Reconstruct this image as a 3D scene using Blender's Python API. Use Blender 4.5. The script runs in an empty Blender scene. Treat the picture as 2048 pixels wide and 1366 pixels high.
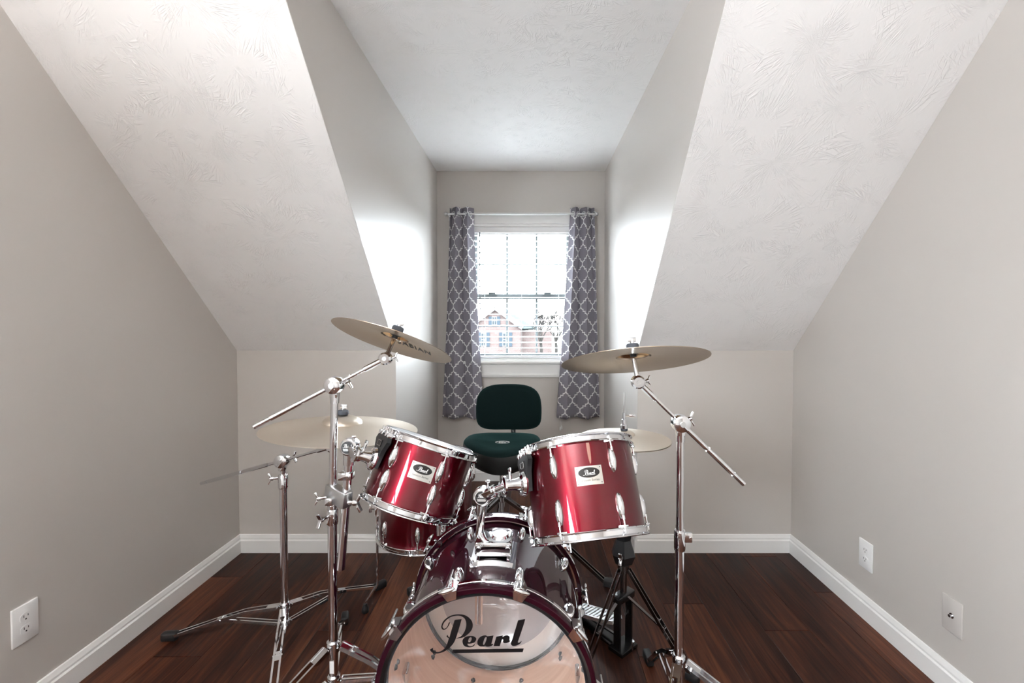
import bpy, bmesh, math, random
from mathutils import Vector, Matrix, Quaternion
random.seed(7)
R = math.radians
S = bpy.context.scene
COL = S.collection

# ------------------------------------------------------------------ camera
F = 915.0                       # focal length in pixels of the 2048 x 1366 frame
PITCH = math.atan(22 / F)
CAMZ = 1.29
cam = bpy.data.cameras.new('camera'); cam_o = bpy.data.objects.new('camera', cam); COL.objects.link(cam_o)
cam.sensor_width = 36; cam.lens = F / 2048 * 36
cam.shift_x = -36 / 2048; cam.shift_y = -18 / 2048
cam.clip_start = .02; cam.clip_end = 400
cam_o.location = (0, 0, CAMZ); cam_o.rotation_euler = (R(90) - PITCH, 0, 0)
S.camera = cam_o

# ------------------------------------------------------------------ world, daylight, exposure
W = bpy.data.worlds.new('overcast_sky'); S.world = W; W.use_nodes = True
W.node_tree.nodes['Background'].inputs[0].default_value = (.84, .93, 1.0, 1)
W.node_tree.nodes['Background'].inputs[1].default_value = 50.0
def area(name, loc, rot, sx, sy, power, color, portal=False):
    l = bpy.data.lights.new(name, 'AREA'); l.shape = 'RECTANGLE'; l.size = sx; l.size_y = sy
    l.energy = power; l.color = color
    if portal: l.cycles.is_portal = True
    o = bpy.data.objects.new(name, l); COL.objects.link(o); o.location = loc; o.rotation_euler = rot
    return o
# daylight through the window in the left wall behind the camera, and the dormer window's portal
area('left_window_portal', (-1.70, -.925, 1.325), (0, R(-90), 0), .75, .95, 1, (1, 1, 1), portal=True)
area('dormer_window_portal', (-.07, 3.80, 1.5), (R(-90), 0, 0), .84, 1.36, 1, (1, 1, 1), portal=True)
S.view_settings.view_transform = 'Standard'; S.view_settings.look = 'None'
S.view_settings.exposure = 0.28; S.view_settings.gamma = 1.0; S.view_settings.use_curve_mapping = False
S.cycles.max_bounces = 12; S.cycles.diffuse_bounces = 8; S.cycles.transparent_max_bounces = 16
S.cycles.caustics_reflective = False; S.cycles.caustics_refractive = False
S.cycles.sample_clamp_indirect = 30.0

def ray(px, py):
    xc = (px - 1060) / F; yc = (665 - py) / F
    return Vector((xc, math.cos(PITCH) + yc * math.sin(PITCH), -math.sin(PITCH) + yc * math.cos(PITCH)))
def at(px, py, Y):              # the place at depth Y that the photograph shows at a pixel
    d = ray(px, py); t = Y / d.y
    return Vector((d.x * t, Y, CAMZ + d.z * t))
def on_floor(px, py, z=0.0):
    d = ray(px, py); t = (z - CAMZ) / d.z
    return Vector((d.x * t, d.y * t, z))

# ------------------------------------------------------------------ node and material helpers
class NT:
    def __init__(s, m):
        m.use_nodes = True; s.t = m.node_tree; s.n = s.t.nodes; s.b = s.n['Principled BSDF']; s.out = s.n['Material Output']
    def new(s, k, **kw):
        n = s.n.new(k)
        for a, v in kw.items(): setattr(n, a, v)
        return n
    def put(s, sock, v):
        if v is None: return
        if hasattr(v, 'is_output'): s.t.links.new(v, sock)
        else: sock.default_value = v
    def math(s, op, a, b=None, c=None):
        n = s.new('ShaderNodeMath', operation=op)
        s.put(n.inputs[0], a); s.put(n.inputs[1], b); s.put(n.inputs[2], c)
        return n.outputs[0]
    def vmath(s, op, a, b=None):
        n = s.new('ShaderNodeVectorMath', operation=op)
        s.put(n.inputs[0], a); s.put(n.inputs[1], b)
        return n
    def mix(s, f, a, b):
        n = s.new('ShaderNodeMix', data_type='RGBA')
        s.put(n.inputs[0], f); s.put(n.inputs[6], a); s.put(n.inputs[7], b)
        return n.outputs[2]
    def noise(s, vec, scale, detail=3, rough=.5, dist=0):
        n = s.new('ShaderNodeTexNoise'); s.put(n.inputs['Vector'], vec)
        n.inputs['Scale'].default_value = scale; n.inputs['Detail'].default_value = detail
        n.inputs['Roughness'].default_value = rough; n.inputs['Distortion'].default_value = dist
        return n.outputs['Fac']
    def ramp(s, f, stops):
        n = s.new('ShaderNodeValToRGB'); s.put(n.inputs[0], f); e = n.color_ramp.elements
        while len(e) < len(stops): e.new(.5)
        for q, (p, c) in zip(e, stops): q.position = p; q.color = c
        return n.outputs[0]
    def bump(s, h, strength, dist):
        n = s.new('ShaderNodeBump'); n.inputs['Strength'].default_value = strength; n.inputs['Distance'].default_value = dist
        s.put(n.inputs['Height'], h); return n.outputs[0]
    def coord(s, k='Object'):
        return s.new('ShaderNodeTexCoord').outputs[k]
    def xyz(s, v):
        n = s.new('ShaderNodeSeparateXYZ'); s.put(n.inputs[0], v); return n.outputs
    def comb(s, x, y, z):
        n = s.new('ShaderNodeCombineXYZ'); s.put(n.inputs[0], x); s.put(n.inputs[1], y); s.put(n.inputs[2], z); return n.outputs[0]
M = {}
def mat(name, color=(.8, .8, .8), rough=.5, metal=0.0, **kw):
    m = bpy.data.materials.new(name); t = NT(m); b = t.b
    b.inputs['Base Color'].default_value = (*color, 1); b.inputs['Roughness'].default_value = rough
    b.inputs['Metallic'].default_value = metal
    for k, v in kw.items(): b.inputs[k.replace('_', ' ')].default_value = v
    M[name] = m
    return t

# wall paint: warm grey satin
t = mat('wall_paint', (.575, .545, .515), .38); t.b.inputs['Specular IOR Level'].default_value = .5
t.put(t.b.inputs['Normal'], t.bump(t.noise(t.coord(), 260, 2), .06, .002))
# ceilings: white, brushed ("stomped") plaster relief with fans of short ridges
t = mat('ceiling_plaster', (.86, .85, .845), .62)
uv = t.coord('UV')
def fans(t, uv, scale, seed):
    v = t.new('ShaderNodeTexVoronoi', feature='F1', voronoi_dimensions='2D')
    off = t.vmath('ADD', uv, (seed, seed * .7, 0)).outputs[0]
    t.put(v.inputs['Vector'], off); v.inputs['Scale'].default_value = scale
    d = t.vmath('SUBTRACT', off, v.outputs['Position']).outputs[0]
    x, y, z = t.xyz(d)
    a = t.math('ARCTAN2', y, x); r = t.math('SQRT', t.math('ADD', t.math('MULTIPLY', x, x), t.math('MULTIPLY', y, y)))
    cr = t.xyz(v.outputs['Color'])[0]
    p = t.comb(t.math('ADD', t.math('MULTIPLY', a, 5.0), t.math('MULTIPLY', r, 6.0)), t.math('MULTIPLY', r, 5.0), t.math('MULTIPLY', cr, 50.0))
    n = t.noise(p, 1.6, 2, .5)
    ridge = t.math('SUBTRACT', 1.0, t.math('MULTIPLY', t.math('ABSOLUTE', t.math('SUBTRACT', n, .53)), 16.0))
    brk = t.noise(uv, 11, 2)
    return t.math('MULTIPLY', t.math('MAXIMUM', ridge, 0.0), t.math('MULTIPLY', t.math('MAXIMUM', t.math('SUBTRACT', brk, .42), 0.0), 6.0))
h = t.math('MAXIMUM', fans(t, uv, 4.2, 3.0), fans(t, uv, 3.4, 11.0))
h = t.math('ADD', h, t.math('MULTIPLY', t.noise(uv, 90, 3), .25))
t.put(t.b.inputs['Normal'], t.bump(h, .46, .0030))
mat('trim_white', (.84, .84, .83), .32)
mat('plate_white', (.86, .86, .86), .3)
mat('plate_painted', (.585, .555, .53), .35)
mat('slot_dark', (.02, .02, .02), .6)
# dark walnut planks
t = mat('walnut_plank', (.06, .03, .02), .3); t.b.inputs['Specular IOR Level'].default_value = .18
rnd = t.new('ShaderNodeObjectInfo').outputs['Random']
o = t.coord(); x, y, z = t.xyz(o)
sh = t.math('MULTIPLY', rnd, 37.0)
pv = t.comb(t.math('ADD', t.math('MULTIPLY', x, 30.0), sh), t.math('MULTIPLY', y, 1.6), sh)
g1 = t.noise(pv, 1.3, 5, .62, 1.2)
pv2 = t.comb(t.math('ADD', t.math('MULTIPLY', x, 150.0), sh), t.math('MULTIPLY', y, 3.0), sh)
g2 = t.noise(pv2, 1.0, 3, .6)
blot = t.noise(t.comb(t.math('ADD', t.math('MULTIPLY', x, 6.0), sh), t.math('MULTIPLY', y, 1.4), sh), 1.0, 2)
mixv = t.math('ADD', t.math('MULTIPLY', g1, .55), t.math('ADD', t.math('MULTIPLY', g2, .2), t.math('MULTIPLY', blot, .35)))
mixv = t.math('ADD', mixv, t.math('MULTIPLY', t.math('SUBTRACT', rnd, .5), .18))
c = t.ramp(mixv, [(.38, (.014, .0048, .003, 1)), (.52, (.046, .0145, .008, 1)), (.64, (.105, .033, .0155, 1)), (.80, (.20, .072, .034, 1))])
t.put(t.b.inputs['Base Color'], c)
t.put(t.b.inputs['Roughness'], t.math('ADD', .27, t.math('MULTIPLY', g2, .16)))
t.put(t.b.inputs['Normal'], t.bump(g2, .12, .002))
mat('plank_gap', (.012, .008, .007), .7)
# hardware
mat('chrome', (.78, .79, .81), .05, 1.0)
mat('worn_chrome', (.72, .73, .74), .16, 1.0)
mat('black_nickel', (.20, .19, .19), .16, 1.0)
mat('cast_metal', (.68, .69, .70), .28, 1.0)
mat('rubber', (.012, .012, .013), .55)
mat('black_plastic', (.012, .013, .015), .28)
mat('black_enamel', (.01, .01, .011), .22)
mat('felt', (.10, .11, .13), .95)
mat('beater_felt', (.80, .79, .76), .9)
# wine lacquer
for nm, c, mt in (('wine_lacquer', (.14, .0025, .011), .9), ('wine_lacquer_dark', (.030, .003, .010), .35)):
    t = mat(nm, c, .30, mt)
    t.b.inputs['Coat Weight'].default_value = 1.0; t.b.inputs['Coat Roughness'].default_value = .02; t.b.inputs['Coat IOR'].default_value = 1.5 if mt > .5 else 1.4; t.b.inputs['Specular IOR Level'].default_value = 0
t = mat('shell_maple', (.62, .42, .31), .45)
x, y, z = t.xyz(t.coord())
gr = t.noise(t.comb(t.math('MULTIPLY', x, 3.0), t.math('MULTIPLY', y, 3.0), t.math('MULTIPLY', z, 60.0)), 1.0, 3)
t.put(t.b.inputs['Base Color'], t.ramp(gr, [(.3, (.66, .42, .30, 1)), (.7, (.80, .57, .44, 1))]))
mat('head_coated', (.80, .80, .79), .5)
def film(name, clear, tint, rough):
    m = bpy.data.materials.new(name); t = NT(m); b = t.b
    b.inputs['Base Color'].default_value = (*tint, 1); b.inputs['Roughness'].default_value = rough
    tr = t.new('ShaderNodeBsdfTransparent'); mx = t.new('ShaderNodeMixShader'); mx.inputs[0].default_value = clear
    t.t.links.new(b.outputs[0], mx.inputs[1]); t.t.links.new(tr.outputs[0], mx.inputs[2]); t.t.links.new(mx.outputs[0], t.out.inputs[0])
    M[name] = m; return t
t = film('clear_film', .8, (.82, .82, .84), .12)
smear = t.noise(t.coord(), 7, 3, .55, 1.5)
mx = [n for n in t.n if n.type == 'MIX_SHADER'][0]
t.put(mx.inputs[0], t.math('SUBTRACT', .93, t.math('MULTIPLY', t.math('MAXIMUM', t.math('SUBTRACT', smear, .50), 0.0), 1.6)))
film('hazy_film', .42, (.78, .78, .82), .2)
film('mylar_tom', .25, (.86, .86, .87), .25)
mat('muffle_ring', (.80, .78, .76), .6)
mat('print_black', (.006, .006, .007), .3)
mat('print_white', (.88, .88, .88), .4)
mat('badge_metal', (.62, .61, .58), .32, .7)
mat('badge_black', (.012, .010, .010), .3)
# bronze with fine lathe grooves around the cymbal's axis
for nm, c, rg in (('bronze', (.52, .43, .34), .25), ('bronze_dull', (.76, .68, .58), .40), ('bronze_cup', (.62, .40, .22), .25)):
    t = mat(nm, c, rg, 1.0)
    x, y, z = t.xyz(t.coord())
    r = t.math('SQRT', t.math('ADD', t.math('MULTIPLY', x, x), t.math('MULTIPLY', y, y)))
    g = t.noise(t.comb(t.math('MULTIPLY', r, 420.0), 0.0, 0.0), 1.0, 2)
    t.put(t.b.inputs['Normal'], t.bump(g, .18, .0012))
    t.b.inputs['Anisotropic'].default_value = .4
# seat
t = mat('velvet_green', (.004, .011, .011), .9); t.b.inputs['Sheen Weight'].default_value = .25; t.b.inputs['Sheen Tint'].default_value = (.15, .42, .42, 1)
t.b.inputs['Specular IOR Level'].default_value = .1
t = mat('vinyl_black', (.010, .012, .012), .38)
t.put(t.b.inputs['Normal'], t.bump(t.noise(t.coord(), 140, 2), .15, .002))
# curtain print: grey cloth with a white lattice of stepped round-lobed tiles
t = mat('curtain_print', (.2, .2, .22), .85)
u, v, _ = t.xyz(t.coord('UV'))
PW, PH, PR = .074, .083, .026
a = t.math('PINGPONG', u, PW); b_ = t.math('PINGPONG', v, PH)
def ring(cx, cy, side):
    dx = t.math('SUBTRACT', a, cx); dy = t.math('SUBTRACT', b_, cy)
    d = t.math('ABSOLUTE', t.math('SUBTRACT', t.math('SQRT', t.math('ADD', t.math('MULTIPLY', dx, dx), t.math('MULTIPLY', dy, dy))), PR))
    return t.math('MULTIPLY', t.math('LESS_THAN', d, .0042), t.math('GREATER_THAN', t.math('MULTIPLY', dx, side), -.003))
def bar(axis, pos, other, lo, hi):
    d = t.math('LESS_THAN', t.math('ABSOLUTE', t.math('SUBTRACT', axis, pos)), .0042)
    return t.math('MULTIPLY', d, t.math('MULTIPLY', t.math('GREATER_THAN', other, lo), t.math('LESS_THAN', other, hi)))
lines = [ring(PW - PR, 0.0, 1.0), ring(PR, PH, -1.0), bar(a, PW - PR, b_, PR - .002, PH / 2 + .003),
         bar(b_, PH / 2, a, PR - .003, PW - PR + .003), bar(a, PR, b_, PH / 2 - .003, PH - PR + .002)]
f = lines[0]
for q in lines[1:]: f = t.math('MAXIMUM', f, q)
t.put(t.b.inputs['Base Color'], t.mix(f, (.225, .212, .25, 1), (.82, .82, .83, 1)))
t.put(t.b.inputs['Normal'], t.bump(t.noise(t.coord(), 700, 1), .12, .001))
t.b.inputs['Transmission Weight'].default_value = 0
# blind, glass, outside
mat('slat_white', (.86, .86, .86), .4)
mat('sash_vinyl', (.075, .085, .088), .5)
mat('cord_white', (.75, .75, .75), .8)
mat('wand_clear', (.10, .11, .12), .3)
t = film('window_glass', .94, (0, 0, 0), .02); t.b.inputs['Specular IOR Level'].default_value = .5
mat('brick', (.42, .20, .155), .85); mat('mortar', (.55, .50, .46), .9)
t = M['brick']; t = NT(t)
rnd = t.new('ShaderNodeObjectInfo').outputs['Random']
bt = t.new('ShaderNodeTexBrick'); bt.inputs['Scale'].default_value = 1.0
x, y, z = t.xyz(t.coord()); t.put(bt.inputs['Vector'], t.comb(t.math('ADD', x, y), z, 0.0))
bt.inputs['Brick Width'].default_value = .6; bt.inputs['Row Height'].default_value = .22; bt.inputs['Mortar Size'].default_value = .02
bt.inputs['Color1'].default_value = (.038, .027, .025, 1); bt.inputs['Color2'].default_value = (.046, .035, .033, 1); bt.inputs['Mortar'].default_value = (.046, .041, .038, 1)
t.put(t.b.inputs['Base Color'], bt.outputs['Color'])
t = mat('shingles', (.17, .21, .20), .9); t.put(t.b.inputs['Base Color'], t.ramp(t.noise(t.coord(), 5, 3), [(.3, (.014, .018, .0178, 1)), (.7, (.018, .023, .0225, 1))]))
mat('shutter_blue', (.015, .020, .025), .8); mat('house_trim', (.09, .09, .09), .7); mat('far_glass', (.014, .017, .019), .8)
t = mat('bark', (.012, .011, .010), .95); mat('twig', (.015, .014, .013), .95)
t = mat('lawn', (.2, .22, .12), 1.0); t.put(t.b.inputs['Base Color'], t.ramp(t.noise(t.coord(), .3, 4), [(.35, (.021, .021, .018, 1)), (.65, (.027, .026, .023, 1))]))
mat('asphalt', (.2, .2, .2), .9); mat('car_paint', (.012, .016, .018), .7); mat('car_glass', (.03, .04, .05), .08)
mat('lamp_glass', (.9, .85, .75), .4)
b = M['lamp_glass'].node_tree.nodes['Principled BSDF']; b.inputs['Emission Color'].default_value = (1.0, .80, .60, 1); b.inputs['Emission Strength'].default_value = 9.0

for k in ('house_trim', 'far_glass', 'car_paint', 'shutter_blue', 'shingles', 'brick', 'bark', 'twig', 'lawn'):
    M[k].node_tree.nodes['Principled BSDF'].inputs['Specular IOR Level'].default_value = .05
mat('footboard_metal', (.84, .84, .85), .42, .9)
# ------------------------------------------------------------------ mesh helpers
def frame(z, yhint=(0, 1, 0), loc=(0, 0, 0)):
    z = Vector(z).normalized(); y = Vector(yhint); y = y - z * y.dot(z)
    if y.length < 1e-4: y = Vector((1, 0, 0)); y = y - z * y.dot(z)
    y.normalize(); x = y.cross(z)
    m = Matrix((x, y, z)).transposed().to_4x4(); m.translation = Vector(loc)
    return m
class MB:
    def __init__(s): s.v = []; s.f = []
    def add(s, vs, fs, m=None):
        o = len(s.v)
        s.v += [tuple(m @ Vector(p)) if m is not None else tuple(p) for p in vs]
        s.f += [tuple(i + o for i in f) for f in fs]; return s
    def box(s, c, d, m=None, bev=0):
        x, y, z = (q / 2 for q in d)
        if bev <= 0:
            vs = [(c[0] + i * x, c[1] + j * y, c[2] + k * z) for i in (-1, 1) for j in (-1, 1) for k in (-1, 1)]
            fs = [(0, 1, 3, 2), (4, 6, 7, 5), (0, 4, 5, 1), (2, 3, 7, 6), (0, 2, 6, 4), (1, 5, 7, 3)]
            return s.add(vs, fs, m)
        bm = bmesh.new(); bmesh.ops.create_cube(bm, size=1)
        for q in bm.verts: q.co = Vector((c[0] + q.co.x * d[0], c[1] + q.co.y * d[1], c[2] + q.co.z * d[2]))
        bmesh.ops.bevel(bm, geom=list(bm.edges), offset=bev, segments=2, affect='EDGES', profile=.5)
        bm.verts.index_update()
        s.add([tuple(q.co) for q in bm.verts], [tuple(q.index for q in f.verts) for f in bm.faces], m); bm.free(); return s
    def lathe(s, prof, seg=32, m=None, closed=False, a0=0, a1=2 * math.pi):
        full = abs(a1 - a0 - 2 * math.pi) < 1e-6; n = seg if full else seg + 1
        vs = []; k = len(prof)
        for i in range(n):
            a = a0 + (a1 - a0) * i / seg; ca, sa = math.cos(a), math.sin(a)
            vs += [(r * ca, r * sa, z) for r, z in prof]
        fs = []
        for i in range(seg):
            i2 = (i + 1) % n if full else i + 1
            for j in range(k if closed else k - 1):
                j2 = (j + 1) % k
                fs.append((i * k + j, i2 * k + j, i2 * k + j2, i * k + j2))
        return s.add(vs, fs, m)
    def cyl(s, p0, p1, r0, r1=None, seg=16, caps=True):
        r1 = r0 if r1 is None else r1
        p0 = Vector(p0); p1 = Vector(p1); L = (p1 - p0).length
        prof = [(r0, 0), (r1, L)]
        if caps: prof = [(0.0001, 0), (r0, 0), (r1, L), (0.0001, L)]
        return s.lathe(prof, seg, frame(p1 - p0, loc=p0))
    def ell(s, c, rad, m=None, seg=16, rings=8, half=False):
        prof = []
        lo = 0 if half else -math.pi / 2
        for i in range(rings + 1):
            a = lo + (math.pi / 2 - lo) * i / rings
            prof.append((max(math.cos(a), .0005), math.sin(a)))
        mm = Matrix.Translation(c) @ Matrix.Diagonal((*rad, 1))
        return s.lathe(prof, seg, (m @ mm) if m is not None else mm)
    def tube(s, pts, r, seg=10, rs=None):
        pts = [Vector(p) for p in pts]; n = len(pts); vs = []; prev = None
        for i, p in enumerate(pts):
            d = (pts[min(i + 1, n - 1)] - pts[max(i - 1, 0)]).normalized()
            fr = frame(d, prev if prev is not None else (0.3, .9, .2)); prev = fr.col[1].to_3d()
            rr = rs[i] if rs else r
            for k in range(seg):
                a = 2 * math.pi * k / seg
                vs.append(p + fr.col[0].to_3d() * math.cos(a) * rr + fr.col[1].to_3d() * math.sin(a) * rr)
        fs = [(i * seg + k, i * seg + (k + 1) % seg, (i + 1) * seg + (k + 1) % seg, (i + 1) * seg + k) for i in range(n - 1) for k in range(seg)]
        fs += [tuple(range(seg))[::-1], tuple((n - 1) * seg + k for k in range(seg))]
        return s.add(vs, fs)
    def bar(s, p0, p1, w, h, up=(0, 0, 1), bev=0):    # flat bar from p0 to p1: w across, h along 'up'
        p0 = Vector(p0); p1 = Vector(p1); d = p1 - p0
        return s.box((0, 0, d.length / 2), (w, h, d.length), frame(d, up, p0), bev)
    def prism(s, poly, t0, t1, m=None):       # 2D polygon (x, y) extruded from z = t0 to t1
        n = len(poly)
        vs = [(x, y, t0) for x, y in poly] + [(x, y, t1) for x, y in poly]
        fs = [tuple(range(n))[::-1], tuple(range(n, 2 * n))] + [(i, (i + 1) % n, n + (i + 1) % n, n + i) for i in range(n)]
        return s.add(vs, fs, m)
    def mesh(s, name, mats, smooth=True, angle=35):
        me = bpy.data.meshes.new(name); me.from_pydata(s.v, [], s.f)
        bm = bmesh.new(); bm.from_mesh(me); bmesh.ops.remove_doubles(bm, verts=bm.verts, dist=1e-6)
        bmesh.ops.recalc_face_normals(bm, faces=bm.faces); bm.to_mesh(me); bm.free()
        for q in (mats if isinstance(mats, (list, tuple)) else [mats]): me.materials.append(M[q])
        if smooth:
            me.polygons.foreach_set('use_smooth', [True] * len(me.polygons)); me.set_sharp_from_angle(angle=R(angle))
        return me
    def build(s, name, mats, parent=None, smooth=True, angle=35, loc=None):
        return obj(name, s.mesh(name, mats, smooth, angle), parent, loc)
def obj(name, me, parent=None, loc=None, rot=None, mtx=None):
    o = bpy.data.objects.new(name, me); COL.objects.link(o)
    if parent is not None: o.parent = parent
    if mtx is not None: o.matrix_basis = mtx
    if loc is not None: o.location = loc
    if rot is not None: o.rotation_euler = rot
    return o
def tag(o, label, cat, group=None):
    o['label'] = label; o['category'] = cat
    if group: o['group'] = group
    return o
def thing(name, label, cat, loc=(0, 0, 0), group=None, mtx=None):
    o = bpy.data.objects.new(name, None); COL.objects.link(o); o.empty_display_size = .05
    if mtx is not None: o.matrix_basis = mtx
    else: o.location = loc
    return tag(o, label, cat, group)
def struct(o, label=None):
    o['kind'] = 'structure'
    if label: o['label'] = label
    return o
def smooth_poly(pts, it=2, sharp=50):
    for _ in range(it):
        n = len(pts); cor = []
        for i in range(n):
            a = Vector(pts[i]) - Vector(pts[i - 1]); b = Vector(pts[(i + 1) % n]) - Vector(pts[i])
            cor.append(a.angle(b, 0) > R(sharp))
        out = []
        for i in range(n):
            p0, p1, p2, p3 = (Vector(pts[(i + k) % n]) for k in (-1, 0, 1, 2))
            if cor[i]: p0 = p1 * 2 - p2
            if cor[(i + 1) % n]: p3 = p2 * 2 - p1
            out.append(tuple(p1)); out.append(tuple((p1 * 9 + p2 * 9 - p0 - p3) / 16))
        pts = out
    return pts
def flat_shape(name, loops, material, parent, mtx, extrude=.0002):
    cu = bpy.data.curves.new(name, 'CURVE'); cu.dimensions = '2D'; cu.fill_mode = 'BOTH'; cu.extrude = extrude
    for lp in loops:
        sp = cu.splines.new('POLY'); sp.points.add(len(lp) - 1); sp.use_cyclic_u = True
        for q, p in zip(sp.points, lp): q.co = (p[0], p[1], 0, 1)
    return curve_to(name, cu, material, parent, mtx)
def curve_to(name, cu, material, parent, mtx):
    tmp = bpy.data.objects.new('tmp', cu); COL.objects.link(tmp)
    dg = bpy.context.evaluated_depsgraph_get()
    me = bpy.data.meshes.new_from_object(tmp.evaluated_get(dg))
    bpy.data.objects.remove(tmp); bpy.data.curves.remove(cu)
    me.name = name; me.materials.clear(); me.materials.append(M[material])
    return obj(name, me, parent, mtx=mtx)
def lettering(name, body, size, material, parent, mtx, extrude=.0002, shear=0, space=1.0):
    cu = bpy.data.curves.new(name, 'FONT'); cu.body = body; cu.size = size; cu.align_x = 'CENTER'; cu.align_y = 'CENTER'
    cu.extrude = extrude; cu.shear = shear; cu.space_character = space; cu.resolution_u = 2
    return curve_to(name, cu, material, parent, mtx)
# the script word on the drum heads and badges, traced letter by letter (units of the tracing, y down)
SCRIPT = {
 'letter_p': [[(583,225),(612,214),(722,200),(690,310),(655,430),(600,600),(545,700),(470,780),(380,845),(280,880),(200,885),(140,865),(105,825),(100,808),(165,770),(160,800),(175,835),(220,855),(290,850),(370,800),(420,730),(450,650),(470,580),(440,562),(425,540),(445,513),(458,545),(482,570),(510,460),(550,330)]],
 'letter_p_bowl': [[(497,265),(470,330),(430,385),(380,415),(345,405),(325,370),(330,320),(360,250),(430,180),(520,130),(620,108),(720,108),(800,128),(870,175),(920,240),(938,320),(920,400),(870,470),(800,530),(720,570),(610,585),(640,572),(700,545),(750,490),(790,410),(810,320),(805,250),(780,190),(730,150),(660,132),(580,140),(500,165),(420,225),(370,290),(350,345),(358,385),(385,395),(420,375),(450,330),(465,285),(478,268)]],
 'letter_e': [[(735,650),(745,600),(790,555),(860,535),(940,535),(990,560),(1005,590),(985,640),(940,670),(880,685),(835,685),(835,710),(860,730),(900,735),(940,720),(968,690),(980,698),(950,735),(890,755),(820,750),(760,720)], [(850,650),(850,610),(870,570),(900,555),(915,570),(910,610),(890,645),(865,660)]],
 'letter_a': [[(1025,670),(1035,610),(1080,550),(1150,520),(1200,520),(1225,535),(1340,518),(1305,660),(1300,690),(1330,680),(1335,695),(1300,725),(1240,740),(1195,735),(1180,720),(1140,735),(1085,738),(1045,715)], [(1135,690),(1145,640),(1170,570),(1195,548),(1208,560),(1195,620),(1170,680),(1150,710)]],
 'letter_r': [[(1340,727),(1395,540),(1525,515),(1515,547),(1570,517),(1620,515),(1655,540),(1655,585),(1645,615),(1670,605),(1665,625),(1620,655),(1560,668),(1530,655),(1525,635),(1530,600),(1515,590),(1500,605),(1460,727)]],
 'letter_l': [[(1815,215),(1955,185),(1935,270),(1870,470),(1810,645),(1830,660),(1860,640),(1877,620),(1885,635),(1850,680),(1790,710),(1730,722),(1690,705),(1675,665),(1695,610),(1755,420)]],
 'underline': [[(548,805),(1928,770),(1905,843),(525,875)]],
}
SCRIPT = {k: [smooth_poly(l, 2) if k != 'underline' else l for l in v] for k, v in SCRIPT.items()}

# ------------------------------------------------------------------ the room
XL, XR, XDL, XDR = -1.627, 1.461, -.745, .598
YB, YW, YREAR = 2.535, 3.683, -2.3
ZK, ZC = 1.129, 2.49
YS = YB - (ZC - ZK) / 1.025          # where the slopes meet the flat ceiling
def slab(name, polys, thick, material, smooth=False, uvf=None, label=None):
    m = MB()
    for poly in polys:
        p = [Vector(q) for q in poly]; n = len(p); t = Vector(thick)
        m.add(p + [q + t for q in p], [tuple(range(n)), tuple(range(n, 2 * n))[::-1]] + [(i, (i + 1) % n, n + (i + 1) % n, n + i) for i in range(n)])
    o = m.build(name, material, None, smooth)
    if uvf:
        me = o.data; uvl = me.uv_layers.new(name='UVMap')
        for lp in me.loops: uvl.data[lp.index].uv = uvf(me.vertices[lp.vertex_index].co)
    return struct(o, label)
# left wall with a window opening behind the camera
WY0, WY1, WZ0, WZ1 = -1.40, -.45, .95, 1.70
slab('wall_left', [[(XL, YREAR, 0), (XL, WY0, 0), (XL, WY0, ZC), (XL, YREAR, ZC)],
                   [(XL, WY0, 0), (XL, WY1, 0), (XL, WY1, WZ0), (XL, WY0, WZ0)],
                   [(XL, WY0, WZ1), (XL, WY1, WZ1), (XL, WY1, ZC), (XL, WY0, ZC)],
                   [(XL, WY1, 0), (XL, YB, 0), (XL, YB, ZK), (XL, YS, ZC), (XL, WY1, ZC)]], (-.14, 0, 0), 'wall_paint')
slab('wall_right', [[(XR, YREAR, 0), (XR, YB, 0), (XR, YB, ZK), (XR, YS, ZC), (XR, YREAR, ZC)]], (.12, 0, 0), 'wall_paint')
slab('wall_rear', [[(XL - .1, YREAR, 0), (XR + .1, YREAR, 0), (XR + .1, YREAR, ZC), (XL - .1, YREAR, ZC)]], (0, -.12, 0), 'wall_paint')
slab('wall_knee_left', [[(XL, YB, 0), (XDL - .1, YB, 0), (XDL - .1, YB, ZK), (XL, YB, ZK)]], (0, .1, 0), 'wall_paint')
slab('wall_knee_right', [[(XDR + .1, YB, 0), (XR, YB, 0), (XR, YB, ZK), (XDR + .1, YB, ZK)]], (0, .1, 0), 'wall_paint')
DS = [[(0, YB, 0), (0, YW, 0), (0, YW, ZC), (0, YB, ZC)], [(0, YB, ZK + .005), (0, YB, ZC), (0, YS + .005, ZC)]]
slab('wall_dormer_left', [[(XDL, y, z) for _, y, z in p] for p in DS], (-.1, 0, 0), 'wall_paint')
slab('wall_dormer_right', [[(XDR, y, z) for _, y, z in p] for p in DS], (.1, 0, 0), 'wall_paint')
GX0, GX1 = at(944, 600, YW + .05).x - .02, at(1143, 600, YW + .05).x + .02      # window opening
GZ0, GZ1 = at(1043, 722, YW).z, at(1043, 448, YW).z
slab('wall_window', [[(XDL - .1, YW, 0), (GX0, YW, 0), (GX0, YW, ZC), (XDL - .1, YW, ZC)],
                     [(GX1, YW, 0), (XDR + .1, YW, 0), (XDR + .1, YW, ZC), (GX1, YW, ZC)],
                     [(GX0, YW, 0), (GX1, YW, 0), (GX1, YW, GZ0), (GX0, YW, GZ0)],
                     [(GX0, YW, GZ1), (GX1, YW, GZ1), (GX1, YW, ZC), (GX0, YW, ZC)]], (0, .14, 0), 'wall_paint')
slab('ceiling', [[(XL - .1, YREAR, ZC), (XR + .1, YREAR, ZC), (XR + .1, YS, ZC), (XL - .1, YS, ZC)],
                 [(XDL - .1, YS, ZC), (XDR + .1, YS, ZC), (XDR + .1, YW + .1, ZC), (XDL - .1, YW + .1, ZC)]], (0, 0, .1), 'ceiling_plaster', uvf=lambda c: (c.x, c.y))
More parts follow.
